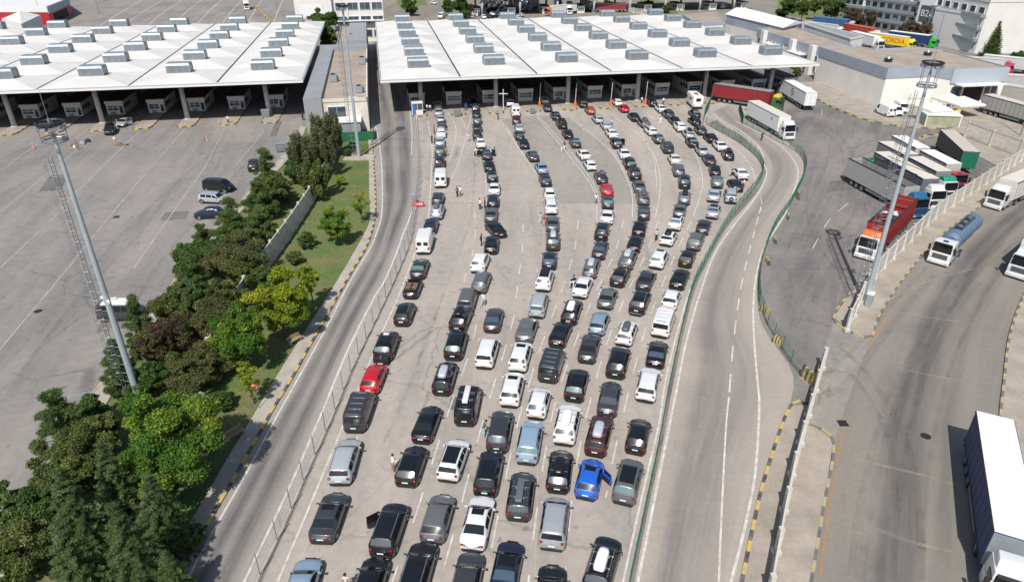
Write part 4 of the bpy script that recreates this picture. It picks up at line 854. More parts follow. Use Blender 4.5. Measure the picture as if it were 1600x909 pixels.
def geo(ty):
    if ty in GEO: return GEO[ty]
    s = SPEC[ty]; g = {}; mb = MB(); ts = sorted(set([i/34 for i in range(35)]+[.008, .015, .985, .993, .96]+[k[0] for k in s['p']]))
    rows = [[ring(s, t, q) for q in (0, 1, 2, 3, 4, 5, 6, 7)] for t in ts]
    for r in rows: r += [Vector((-p.x, p.y, p.z)) for p in r[-2::-1]]
    for a, b in zip(rows, rows[1:]):
        for k in range(14): mb.face([a[k], b[k], b[k+1], a[k+1]], PAINT)
        mb.face([a[14], b[14], b[0], a[0]], TRIM)
    for r, fl in ((rows[0], False), (rows[-1], True)):
        c = Vector((0, r[0].y+(.03 if not fl else -.03), .5)); 
        for k in range(14): mb.face([c, r[k], r[k+1]] if not fl else [c, r[k+1], r[k]], PAINT if (k not in (0, 13)) else TRIM)
    me = weld(mb, 'body'); autosmooth(me, .75)
    # dark lower bumper, arches and sills on the body mesh
    ex = MB(); L_ = s['L']; wy = (L_*.5-.86 if s['H'] < 1.8 else L_*.5-.95, -(L_*.5-.80)); wr = .33 if s['H'] < 1.6 else .36; w_ = s['W']/2
    for sd in (-1, 1):
        for y in wy:
            for i in range(10):
                t0, t1 = PI*i/10-.15, PI*(i+1)/10-.12
                q = [(sd*(w_+.006), y+math.cos(t)*R_, wr+math.sin(t)*R_) for t in (t0, t1) for R_ in (wr-.02, wr+.07)]
                q = [q[0], q[1], q[3], q[2]]; ex.face(q, TRIM)
        ex.box((sd*(w_-.03), (wy[0]+wy[1])/2, .30), (.05, (wy[0]-wy[1])-2*wr-.2, .12), TRIM)
    ex.box((0, L_/2-.02, .36), (w_*1.1, .08, .16), TRIM); ex.box((0, -L_/2+.02, .36), (w_*1.5, .08, .18), TRIM)
    if ty not in ('open',): ex.box((0, L_/2+.0, .58), (w_*.8, .06, .12), TRIM)
    bm = bmesh.new(); bm.from_mesh(me); tmp = ex.mesh('x'); off = len(me.materials); nf = len(bm.faces); bm.from_mesh(tmp); bm.faces.ensure_lookup_table()
    if TRIM.name in [m.name for m in me.materials]: idx = [m.name for m in me.materials].index(TRIM.name)
    else: me.materials.append(TRIM); idx = len(me.materials)-1
    for f in bm.faces[nf:]: f.material_index = idx
    bm.to_mesh(me); bm.free(); bpy.data.meshes.remove(tmp)
    g['body'] = me
    if s['ws']:
        m = MB(); patch(m, s, s['ws'][0]+.012, s['ws'][1]-.008, 4.55, 7, GLASS, full=True, nt=6); g['windscreen'] = weld(m, 'windscreen')
    if s['rw']:
        m = MB(); d = (s['rw'][1]-s['rw'][0])*.08; patch(m, s, s['rw'][0]+d, s['rw'][1]-d*1.6, 4.75, 7, SKYGL, full=True, nt=6); g['rear_window'] = weld(m, 'rear_window')
    elif ty == 'panel':
        m = MB()
        for sd in (-1, 1): m.box((sd*.42, -L_/2+.03, 1.62), (.55, .03, .45), TRIM)
        g['rear_window'] = m.mesh('rear_window')
    g['side_window'] = []
    for (ta, tb) in s['sw']:
        for sd in (-1, 1):
            m = MB(); patch(m, s, ta, tb, 3.1, 3.93, GLASS, nt=6, nq=2, side=sd); g['side_window'].append(weld(m, 'side_window'))
    mz = s['B']+.06
    for sd in (-1, 1):
        m = MB(); y = L_/2-(s['ws'][0]+.06 if s['ws'] else .34)*L_; m.box((sd*(w_+.10), y, mz), (.20, .10, .14), PAINT); m.box((sd*(w_+.01), y+.02, mz-.04), (.12, .05, .05), TRIM); m.box((sd*(w_+.10), y-.054, mz), (.16, .01, .10), CHROME); g[f'mirror{sd}'] = m.mesh('wing_mirror')
        m = MB(); p = ring(s, .985, 2.7); zt = min(interp(s['p'], .965)-.16, .98)
        if ty in ('hatchback', 'estate', 'suv', 'minivan', 'bus', 'panel'): m.box((sd*(w_*.76), -L_/2+.10, zt-.02), (.20, .14, .17 if ty != 'panel' else .35), TAIL)
        else: m.box((sd*(w_*.66), -L_/2+.06, .80), (.34, .13, .11), TAIL)
        g[f'tail{sd}'] = weld(m, 'tail_light', .02)
        m = MB(); m.box((sd*(w_*.62), L_/2-.24, interp(s['p'], .045)-.105), (.30, .22, .10), HEADL); g[f'head{sd}'] = weld(m, 'headlight', .02)
    for nm, pm in (('plate', PLATE), ('plateY', PLATEY)):
        m = MB(); zp = .72 if ty not in ('estate',) else .70; m.box((0, -L_/2-.02, zp), (.46, .02, .10), pm); g[nm] = m.mesh('number_plate')
    g['wr'] = wr; g['wy'] = wy; GEO[ty] = g; return g
XM = {}
def extra_mesh(k, ty):
    s = SPEC[ty]; key = (k, ty)
    if key in XM: return XM[key]
    m = MB(); H = s['H']; L_ = s['L']; w_ = s['W']/2; y0 = L_/2-(s['ws'][1] if s['ws'] else .4)*L_; y1 = L_/2-s['rf']*L_; yc = (y0+y1)/2
    if k == 'roof_box':
        n = 9
        prof = [(0, .35, .25), (.06, .62, .7), (.2, .8, .95), (.5, .84, 1), (.85, .84, .98), (.96, .74, .85), (1, .55, .6)]
        rows = []
        for f, ww, hh in prof:
            y = yc+.95-f*1.9; rows.append([Vector((x*.39*ww/.84, y, H+.10+z*.36*hh)) for x, z in ((-1, 0), (-1, .5), (-.85, .85), (-.4, 1), (.4, 1), (.85, .85), (1, .5), (1, 0))])
        for a, b in zip(rows, rows[1:]):
            for i in range(8): m.face([a[i], a[(i+1) % 8], b[(i+1) % 8], b[i]], BOXP)
        m.face(rows[0], BOXP); m.face(rows[-1][::-1], BOXP); me = weld(m, 'roof_box'); autosmooth(me, .8)
        e = MB(); XM[key] = me; return me
    if k == 'long_box':
        m.box((0, yc, H+.22), (.5, 2.3, .28), BOXP); me = weld(m, 'roof_box', .06); XM[key] = me; return me
    if k == 'bars':
        m.box((0, yc+.5, H+.07), (w_*1.42, .06, .04), CHROME)
    if k == 'bars2': m.box((0, yc-.5, H+.07), (w_*1.42, .06, .04), CHROME)
    if k in ('rails', 'rails2'):
        for sd in ((-1,) if k == 'rails' else (1,)):
            m.box((sd*w_*.68, yc, H+.045), (.045, (y0-y1)*.95, .04), CHROME)
            for y in (y0-.1, y1+.12, yc): m.box((sd*w_*.68, y, H+.01), (.05, .12, .06), CHROME)
    if k == 'sunroof': m.box((0, y0-.32, H+.018), (w_*.95, .55, .02), GLASS)
    if k == 'pano': m.box((0, yc+.08, H+.018), (w_*1.22, (y0-y1)*.80, .025), GLASS)
    if k == 'ribs':
        for i in range(5): m.box((0, y0-.25-(y0-y1-.4)*i/4, H+.03), (w_*1.1, .06, .03), CHROME)
    if k == 'cargo': m.box((0, -L_/2-.42, .72), (1.35, .55, .5), TRIM); m.box((0, -L_/2-.42, .99), (.06, .57, .02), MARKO); m.box((0, -L_/2-.75, .45), (.5, .03, .12), PLATE); m.box((0, -L_/2-.2, .4), (.1, .5, .08), TRIM)
    if k == 'rack':
        for x in (-.5, .5): m.box((x, -L_/2-.2, .55), (.05, .4, .05), TRIM)
        m.box((0, -L_/2-.4, .55), (1.3, .06, .06), GALV); m.box((0, -L_/2-.28, .55), (1.3, .05, .05), GALV)
    if k == 'spare': m.tube((0, -L_/2-.02, .95), (0, -L_/2-.2, .95), .34, RUB, 18); m.tube((0, -L_/2-.2, .95), (0, -L_/2-.215, .95), .2, RIM, 14)
    if k in ('doorL', 'doorR', 'doorRL'):
        sd = -1 if k != 'doorR' else 1; hy = L_/2-((s['ws'][0] if s['ws'] else .3)+.09)*L_ - (1.05 if k == 'doorRL' else 0); a = 1.0*sd
        B = s['B']; M = Matrix.Translation((sd*w_*.98, hy, 0)) @ Matrix.Rotation(a*.82, 4, 'Z')
        m.box((0, -.52, (B+.3)/2+.02), (.10, 1.04, B-.32), PAINT, M=M); m.box((0, -.56, B+.18), (.03, .86, .30), GLASS, M=M)
        m.box((0, -.56, B+.35), (.05, .9, .04), PAINT, M=M); m.box((0, -1.0, B+.17), (.05, .05, .36), PAINT, M=M); m.box((-.06*sd*1, -.52, .55), (.04, .8, .4), TRIM, M=M)
    me = m.mesh(k); XM[key] = me; return me
COL = dict(K=(.010, .011, .013), D=(.045, .048, .055), B=(.014, .022, .045), G=(.12, .125, .135), S=(.38, .40, .42), W=(.78, .78, .77), R=(.52, .012, .025), L=(.26, .36, .46), O=(.42, .10, .03),
           U=(.02, .12, .52), E=(.10, .13, .12), M=(.07, .02, .022), C=(.72, .68, .58))
CN = dict(K='black', D='dark grey', B='dark blue', G='grey', S='silver', W='white', R='red', L='pale blue', O='orange brown', U='bright blue', E='greenish grey', M='dark maroon', C='cream')
TN = dict(s=('saloon', 'saloon_car', 'saloon'), h=('hatchback', 'hatchback_car', 'hatchback'), w=('estate', 'estate_car', 'estate car'), u=('suv', 'off_road_car', 'SUV'), m=('minivan', 'minivan', 'minivan'), v=('bus', 'passenger_van', 'passenger van'),
          p=('panel', 'panel_van', 'panel van'), o=('coupe', 'coupe', 'coupe'), c=('open', 'convertible_car', 'open convertible'), j=('suv', 'off_road_car', 'boxy off road car'))
BX = dict(bK=('roof_box', COL['K'], 'black roof box'), bW=('roof_box', (.75, .75, .75), 'white roof box'), bS=('roof_box', (.40, .43, .46), 'silver roof box'), bG=('long_box', (.10, .12, .14), 'long grey roof box'), bL=('long_box', (.6, .6, .58), 'long white roof box'), bD=('roof_box', (.08, .09, .10), 'grey roof box'))
XN = dict(o=('sunroof', 'sunroof'), p=('pano', 'black glass roof'), r=('rails', 'roof rails'), q=('ribs', 'silver roof bars'), c=('cargo', 'rear cargo box'), k=('rack', 'rear rack'), w=('spare', 'spare wheel on the back'), dl=('doorL', 'open left door'), dr=('doorR', 'open right door'))
PARTN = dict(sunroof='sunroof', pano='glass_roof', rails='roof_rail', ribs='roof_bar', cargo='cargo_box', rack='rear_rack', spare='spare_wheel', doorL='open_door', doorR='open_door', doorRL='open_door', bars='roof_bar')
GLV = [mat('glass_pale_green', (.10, .17, .16), .1, spec=.8), mat('glass_grey', (.07, .08, .085), .12, spec=.8), mat('glass_blue', (.05, .08, .11), .1, spec=.9)]
def car(ty, colk, ex, pos, rz, label, group, small=False, col=None):
    s = SPEC[TN[ty][0]]; g = geo(TN[ty][0]); root = thing(TN[ty][1], label, 'van' if ty in 'vp' else 'car', (pos[0], pos[1], .02), rz, group); c = col or COL[colk]
    j = 1+random.uniform(-.12, .12); c = tuple(x*j if max(c) < .6 else x for x in c)
    put('body', g['body'], root, col=c)
    for k in ('windscreen', 'rear_window'):
        if k in g:
            o = put(k, g[k], root)
            if k == 'rear_window' and ty not in 'p' and random.random() < .45: sl_ = o.material_slots[0]; sl_.link = 'OBJECT'; sl_.material = random.choice(GLV)
    root.scale = (random.uniform(.97, 1.03), random.uniform(.95, 1.05), random.uniform(.97, 1.04))
    for me in g['side_window']: put('side_window', me, root)
    for sd in (-1, 1):
        put('wing_mirror', g[f'mirror{sd}'], root, col=c); put('tail_light', g[f'tail{sd}'], root); put('headlight', g[f'head{sd}'], root)
    put('number_plate', g['plateY' if 'y' in ex else 'plate'], root)
    wm, rm = wheel_meshes(g['wr'], .22)
    for sd in (-1, 1):
        for y in g['wy']:
            o = put('wheel', wm, root, loc=(sd*(s['W']/2-.105), y, g['wr']-.02))
            if not small: put('rim', rm, o)
    for e in ex:
        if e in BX:
            put('roof_box', extra_mesh(BX[e][0], TN[ty][0]), root, col=BX[e][1]); put('roof_bar', extra_mesh('bars', TN[ty][0]), root); put('roof_bar', extra_mesh('bars2', TN[ty][0]), root)
        elif e in XN:
            k = XN[e][0]; put(PARTN[k], extra_mesh(k, TN[ty][0]), root, col=c)
            if k == 'rails': put('roof_rail', extra_mesh('rails2', TN[ty][0]), root)
    if ty == 'c':
        m = MB(); m.box((0, -.25, .93), (1.28, 1.9, .06), DARK); m.build('cabin', root); 
        for x in (-.36, .36):
            for y in (.05, -.85): m = MB(); m.box((x, y, .98), (.5, .5, .14), mat('tan_leather', (.20, .12, .08), .7)); m.box((x, y-.28, 1.12), (.48, .14, .45), MATS['tan_leather']); m.build('seat', root)
        m = MB(); m.box((0, .78, 1.12), (1.35, .06, .42), GLASS, M=Matrix.Identity(4)); m.build('windscreen', root); m = MB(); m.box((0, -1.35, 1.0), (1.25, .35, .12), DARK); m.build('folded_roof', root)
    return root
QUEUES = [
 ('leftmost queue', '683.8,164 s S; 685.3,175 s S; 688.6,186 h S; 690.4,196 s D; 689.2,208 u W; 687.7,221.5 s S; 687.8,237 u D; 687.1,252 w K; 685.6,264 h M; 688.6,281 p W; 684.5,309.5 h D; 683.8,329.5 w S bD; 673.5,351.5 h B; 664,379 p W; 656,417.5 s D; 645.2,448.7 c K; 632.5,488.5 h K r; 604,539 u K c sun; 584,589.5 h R; 562.4,641 v D q; 539.2,717.5 w S; 514.5,805 s D o; 472,914 o L'),
 ('second queue', '739.5,160 s K; 743,168 h D; 744.3,178 s B; 746,188.5 h D; 745.6,199 s D; 745.6,211 u K; 750.5,223 s W; 759.7,240.5 s D dl dr; 764.1,258.8 s K; 768.5,275.3 h K; 772.3,294 s W; 770.3,313 h B; 767.4,334 s G; 773.9,357.4 s K turned; 768.3,380.5 s K; 750.5,409.5 u W; 752.5,438.8 w G r; 730.7,467.5 m G y; 720.5,496.5 u K bK; 712.4,537 u K; 695.5,588.5 w K bS; 667.5,660 s K; 643.5,725 h K; 608.5,825 u K r dl; 578,912 h K'),
 ('third queue', '771.5,497.5 s D; 761.5,549.5 m W; 731.5,632 v K bL; 709,716 w W p; 684.5,806.5 h G; 652,893 w K r'),
 ('fourth queue', '796.5,160.5 h W; 804.9,174.5 p W; 806.8,188 h M; 811.5,200 s S; 811,212 h K; 817.8,224 s K; 832.1,243.4 s D; 846,262.3 s L; 851.9,281.5 h B; 858.1,301.7 h W; 860.3,322 u W; 863.2,348 s G; 864,376.5 u D bS y; 858.6,405.3 h B; 851.3,437 u W p; 841.8,475.8 m S; 823.6,513.6 s G; 813.2,556 u W o; 800.6,606.8 u W o; 781.5,671.5 u D; 763.8,738.1 u K; 747,813.5 s W o; 729,908 s D'),
 ('fifth queue', '850,157 h S; 855.2,168 s D; 868,181 s K; 877.2,194 m K; 886.7,209 s K; 898.4,222.5 s D; 911.4,241 s W; 921.9,257.5 h W; 938.9,277 w D bD; 947.9,296 h R; 949.2,315 h D; 949.1,337.5 s W; 941.2,361 u K; 938.2,388.5 s D; 924.3,416.5 w G bS; 911,446.5 s W dl; 893.7,484.8 w K bW; 876.1,519.8 s K; 862.3,569.3 v D q; 842.4,627.2 h W r; 827.7,689 u L; 814,771.5 w D bG; 792.6,884 o B p'),
 ('sixth queue', '909.8,162 s K; 921.9,172.5 h O; 934,186 w S; 947,196 s S; 955.6,208.5 s W; 962.6,223.3 w K dr; 975,239.5 s W; 983.5,255.5 u K; 991.5,272 u K; 998.5,290.3 s G; 1004.7,308 w G bD; 1006.1,331 s D; 999.6,355 s K; 992.7,379 s K; 981.4,404 w G bS y; 969,431.5 h K; 949.5,464 o E; 936.5,502.8 h L; 921.3,541.5 s D; 901,600 u K; 886.3,661 u W bW; 874.8,733 h K bK; 866.6,815 m S; 861,928 s K'),
 ('seventh queue', '964.4,160.3 h W; 974.3,169.6 h R; 990.1,182.5 s K; 1005.8,192.5 w G bD; 1016.5,204.3 w W r; 1028.2,216.5 h D; 1042.5,231 m D; 1053.5,248.5 s C; 1060.1,265.3 w G; 1069.3,284 j K; 1069.7,308 h G bK; 1062.3,328.5 s G; 1056.6,346.3 s W p; 1044.8,370.5 h W bK; 1029.9,404 u W o; 1010.1,435.5 s D; 1000.2,471 u K k r; 979.7,517.5 w W bD; 966.3,564.5 u K; 952.3,620.5 s D; 936.4,677 w M bS; 921.4,745.5 h U o dr'),
 ('eighth queue', '1018.3,161 h K; 1032.2,169.8 s W; 1043.6,178.8 u D; 1053.5,188.3 s K; 1061.9,198.6 u W; 1075.5,209 w S bK; 1081,222 s K; 1096.4,235.3 s S; 1107.8,249.2 s D; 1116.9,265.8 s K; 1120.6,283.5 h E; 1116.2,304.2 s S; 1115.3,328.5 s S p; 1099.6,353 s D; 1087.2,376.3 u G; 1074,402.5 h K y; 1062.3,434.3 s K; 1048.7,466 h W; 1036.8,504 v W q; 1026.9,551 o K; 1013,598 w W; 997.3,679 h K; 981.6,750.4 u G p; 941.5,882 u K bW r'),
 ('short rightmost queue by the green fence', '1084.6,162 X W; 1085,177 s K; 1084.8,189 w K; 1094.2,203 w D; 1110,215.4 s K; 1124.4,227.7 s W; 1137.1,241 w K bK; 1156.5,270.3 s W dl; 1148.6,288.3 s B; 1141.5,305.5 j S w'),
]
recs = []
for qi, (qn, body) in enumerate(QUEUES):
    L_ = []
    for e in body.split(';'):
        a = e.split(); x, y = map(float, a[0].split(',')); L_.append(dict(q=qi, i=len(L_), p=G(x, y, .65), px=(x, y), ty=a[1], c=a[2], ex=a[3:]))
    for i, r in enumerate(L_):
        n = len(L_); i0, i1 = max(0, i-2), min(n-1, i+2)
        if i in (0, n-1): i0, i1 = max(0, i-2), min(n-1, i+2)
        d = L_[i0]['p']-L_[i1]['p']; r['rz'] = math.atan2(-d.x, d.y)
        if 'turned' in r['ex']: r['rz'] += .42
        r['rz'] += random.uniform(-.035, .035)
    recs += L_
# headings of the first cars of queues with a bend come from the next lane over where only a few cars exist
def fixrz(q, i, deg): [r for r in recs if r['q'] == q and r['i'] == i][0]['rz'] = math.radians(deg)
fixrz(8, 0, 2); fixrz(8, 1, 2); fixrz(8, 2, 4); fixrz(8, 7, 0); fixrz(8, 8, -4); fixrz(8, 9, -14)
def base(r):
    if r['ty'] == 'X': return 'white motorhome'
    ex = [x for x in r['ex']]; s = f"{CN[r['c']]} {TN[r['ty']][2]}"; w_ = []
    for x in ex:
        if x in BX: w_.append(BX[x][2])
        elif x in XN: w_.append(XN[x][1])
    if 'y' in ex: w_.append('yellow plate')
    if 'turned' in ex: w_.append('nose turned sideways')
    if 'sun' in ex: w_.append('towel on the roof')
    return s+(' with '+' and '.join(w_[:2]) if w_ else '')
from collections import Counter
cnt = Counter(base(r) for r in recs); lane = Counter((r['q'], base(r)) for r in recs)
byq = {}
for r in recs: byq.setdefault(r['q'], []).append(r)
used = set(); QN = [q[0] for q in QUEUES]
for r in recs:
    b = base(r); n = byq[r['q']]; i = r['i']; qn = QN[r['q']]; qs = 'rightmost short queue' if r['q'] == 8 else qn
    short = lambda o: ('white motorhome' if o['ty'] == 'X' else f"{CN[o['c']]} {TN[o['ty']][2]}")
    cand = []
    if cnt[b] == 1: cand.append(f"{b} in the {qs}" + (' from the left' if r['q'] not in (0, 8) else ''))
    if lane[(r['q'], b)] == 1: cand.append(f"{b}, the only one in the {qs}" + (' from the left' if r['q'] not in (0, 8) else ''))
    if i > 0: cand.append(f"{b} right behind the {base(n[i-1])} in the {qs}")
    if i > 0 and i < len(n)-1: cand.append(f"{b} between {short(n[i-1])} and {short(n[i+1])} in the {qs}")
    cand.append(f"{b}, {ORD[i]} from the booths in the {qs}"); cand.append(f"{short(r)}, {ORD[i]} from the booths in the {qs}")
    def amb(c, k):
        if 'right behind' in c: return sum(1 for j in range(1, len(n)) if base(n[j]) == b and base(n[j-1]) == base(n[i-1])) > 1
        if ' between ' in c: return sum(1 for j in range(1, len(n)-1) if base(n[j]) == b and short(n[j-1]) == short(n[i-1]) and short(n[j+1]) == short(n[i+1])) > 1
        return False
    for k, c in enumerate(cand):
        if len(c.split()) <= 16 and c not in used and not amb(c, k): r['label'] = c; used.add(c); break
    else: r['label'] = cand[-1]
def motorhome(pos, rz, label):
    r = thing('motorhome', label, 'motorhome', pos, rz); m = MB(); W_ = mat('motorhome_white', (.74, .73, .70), .4)
    m.box((0, -.6, 1.75), (2.25, 5.0, 2.3), W_); m.box((0, 2.4, 2.45), (2.2, 1.4, .85), W_, top=(.92, .85)); me = weld(m, 'body', .12); put('body', autosmooth(me), r)
    m = MB(); m.box((0, 2.7, 1.1), (2.0, 1.9, 1.4), W_, top=(.9, .7)); put('cab', autosmooth(weld(m, 'cab', .1)), r)
    m = MB(); m.box((0, -3.12, 2.15), (1.1, .04, .7), SKYGL); m.build('rear_window', r)
    for s in (-1, 1): m = MB(); m.box((s*1.135, -.8, 2.0), (.04, 1.2, .6), GLASS); m.build('side_window', r); m = MB(); m.box((s*.9, -3.12, .95), (.2, .04, .3), TAIL); m.build('tail_light', r)
    m = MB(); m.box((0, -.3, 2.95), (.8, .8, .12), GLASS); m.box((0, -1.9, 2.95), (.6, .6, .1), GALVL); m.build('roof_hatch', r); m = MB(); m.box((0, -3.13, 1.0), (.52, .03, .12), PLATE); m.build('number_plate', r)
    m = MB(); m.box((0, -.6, .5), (2.0, 5.0, .3), TRIM); m.build('chassis', r); wm, rm = wheel_meshes(.36, .24)
    for s in (-1, 1):
        for y in (-1.9, 2.4): o = put('wheel', wm, r, loc=(s*.95, y, .36)); put('rim', rm, o)
for r in recs:
    if r['ty'] == 'X': motorhome((r['p'].x, r['p'].y, .02), r['rz'], r['label'][:]); continue
    car(r['ty'], r['c'], r['ex'], r['p'], r['rz'], r['label'], 'cars queueing in the '+QN[r['q']], small=r['px'][1] < 330)
# towel on the roof of the black SUV
rr = [r for r in recs if 'sun' in r['ex']][0]; m = MB(); m.box((0, 0, .04), (.55, .35, .08), WHITEM); m.box((.2, .1, .08), (.3, .25, .07), GREYM)
o = tag(m.build('folded_towel'), 'pale folded cloth lying on the roof of the black SUV in the leftmost queue', 'cloth'); v = Matrix.Rotation(rr['rz'], 3, 'Z') @ Vector((0, .35, 0)); o.location = (rr['p'].x+v.x, rr['p'].y+v.y, 1.74)
# loose cars
def at(px, py, z=.65): return G(px, py, z)
def headto(x0, y0, x1, y1): a, b = G(x0, y0), G(x1, y1); d = b-a; return math.atan2(-d.x, d.y)
car('m', 'K', [], at(172, 203), headto(176, 190, 168, 216), 'black minivan driving out from the left canopy towards the camera', 'cars near the left booths')
car('s', 'S', ['dl', 'dr'], at(194, 191), headto(200, 185, 180, 197), 'silver saloon with open doors stopped by the left canopy islands', 'cars near the left booths')
car('v', 'K', [], at(342, 292), headto(315, 291, 371, 295), 'long black passenger van parked side on beside the silver estate on the left', 'three cars parked at the left bank')
car('w', 'S', ['r'], at(335, 310), headto(310, 309, 360, 312), 'silver estate parked between the black van and the dark hatchback on the left', 'three cars parked at the left bank')
car('h', 'B', [], at(326, 333), headto(350, 333, 300, 336), 'dark blue hatchback parked nearest the camera of three by the left bank', 'three cars parked at the left bank')
car('u', 'K', [], at(397, 258), headto(396, 275, 400, 250), 'black SUV half hidden behind pines at the left bank', 'cars by the left bank')
o = car('v', 'D', [], at(190, 484, 1.0), headto(160, 485, 215, 484), 'dark passenger van with white roof half hidden by pines and the mast', 'cars by the left bank'); m = MB(); m.box((0, -.3, 1.95), (1.45, 3.0, .1), WHITEM); m.build('white_roof', o)
car('p', 'W', [], at(1383, 172, 1.1), headto(1395, 177, 1368, 166), 'white panel van with its back to the camera in front of the warehouse', 'white vans by the warehouse')
car('v', 'W', [], at(1397, 173, .8), headto(1385, 168, 1402, 176), 'low white van squeezed between the two tall white vans by the warehouse', 'white vans by the warehouse')
car('p', 'W', [], at(1408, 167, 1.1), headto(1395, 160, 1418, 176), 'white panel van facing the camera beside the tents', 'white vans by the warehouse')
car('v', 'W', [], at(1131, 10, 1), headto(1120, 12, 1140, 8), 'white van under the far top canopy', 'far vans')
car('v', 'W', [], at(1261, 143, .9), headto(1255, 135, 1266, 150), 'white van in the shade behind the white box trailer', 'vans in the yard')
car('h', 'W', [], at(678, 5), headto(668, 3, 690, 7), 'white hatchback driving on the far road behind the main canopy', 'far cars behind the main canopy')
car('p', 'W', [], at(690, 25, 1), headto(700, 22, 680, 30), 'white van with a blue nose parked behind the main canopy edge', 'far cars behind the main canopy')
car('h', 'S', [], at(1372, 150), headto(1364, 148, 1380, 152), 'small silver hatchback close to the warehouse wall behind the white vans', 'cars by the warehouse')
far = []
for row in range(9):
    for k in range(9):
        if random.random() < .12: continue
        far.append((737+row*3.2+k*9.2+random.uniform(-1.2, 1.2), 26-row*4.4+k*.25, row, k))
for n_, (x, y, row, k) in enumerate(far):
    p = at(x, y); o = thing('parked_car', f'far parked car, {ORD[row]} row behind the canopy, {ORD[k]} from the left', 'car', (p.x, p.y, .02), random.choice((0, PI))+.3+random.uniform(-.1, .1), 'cars in the far car park behind the canopy')
    ty = random.choice(('saloon', 'hatchback', 'suv', 'estate')); g = geo(ty); c = COL[random.choice('KKKDDBGSWW')]; put('body', g['body'], o, col=c); put('windscreen', g['windscreen'], o); put('rear_window', g['rear_window'], o)
# ---------------------------------------------------------------- trucks
TW = wheel_meshes(.5, .3)
def bbox_mesh(nm, parts, bevel=.05, m=None):
    q = MB()
    for c, d, mm, *tp in parts: q.box(c, d, mm, top=tp[0] if tp else None)
    return autosmooth(weld(q, nm, bevel), .5)
CABG = {}
def cab_meshes():
    if CABG: return CABG
    P_ = PAINT
    CABG['cab'] = bbox_mesh('cab', [((0, 0, 1.15), (2.46, 2.2, 1.1), P_), ((0, -.05, 2.35), (2.46, 2.1, 1.34), P_, (.93, .86))], .09)
    CABG['deflector'] = bbox_mesh('roof_deflector', [((0, -.25, 3.3), (2.15, 1.5, .62), P_, (.92, .55))], .12)
    m = MB(); y0, y1 = 1.008, .905
    m.face([(-1.1, 1.03, 1.78), (1.1, 1.03, 1.78), (1.04, .905, 2.85), (-1.04, .905, 2.85)], GLASS); CABG['windscreen'] = m.mesh('windscreen')
    m = MB(); m.box((0, 1.115, 1.25), (1.7, .05, .62), TRIM)
    for i in range(4): m.box((0, 1.15, 1.03+i*.15), (1.6, .04, .045), CHROME)
    m.box((0, 1.0, 2.95), (2.0, .35, .06), TRIM); CABG['grille'] = m.mesh('grille')
    m = MB(); m.box((0, 1.1, .5), (2.48, .3, .42), P_); CABG['bumper'] = autosmooth(weld(m, 'bumper', .06), .5)
    m = MB(); m.box((0, 0, .62), (2.1, 2.0, .35), TRIM); CABG['under'] = m.mesh('underframe')
    for s in (-1, 1):
        m = MB(); m.box((s*.93, 1.24, .55), (.42, .08, .2), HEADL); CABG[f'h{s}'] = m.mesh('headlight')
        m = MB(); m.box((s*1.21, .35, 2.2), (.04, .95, .62), GLASS); CABG[f's{s}'] = m.mesh('side_window')
        m = MB(); m.box((s*1.45, .98, 2.15), (.22, .12, .8), TRIM); m.box((s*1.3, 1.0, 2.5), (.3, .05, .05), TRIM); CABG[f'm{s}'] = m.mesh('wing_mirror')
    m = MB(); m.box((0, .25, 3.05), (.6, .5, .06), GLASS); CABG['hatch'] = m.mesh('roof_hatch')
    return CABG
def cab(root, y, col, defl=True, dcol=None, stripe=None):
    g = cab_meshes(); f = lambda nm, k, c=None: put(nm, g[k], root, loc=(0, y, 0), col=c or col)
    f('cab', 'cab'); f('windscreen', 'windscreen'); f('grille', 'grille'); f('bumper', 'bumper'); f('underframe', 'under')
    if defl: f('roof_deflector', 'deflector', dcol)
    else: f('roof_hatch', 'hatch')
    for s in (-1, 1): f('headlight', f'h{s}'); f('side_window', f's{s}'); f('wing_mirror', f'm{s}')
    for s in (-1, 1): o = put('wheel', TW[0], root, loc=(s*1.05, y-.15, .5)); put('rim', TW[1], o)
def wheels(root, ys, x=1.05):
    for s in (-1, 1):
        for y in ys: o = put('wheel', TW[0], root, loc=(s*x, y, .5)); put('rim', TW[1], o)
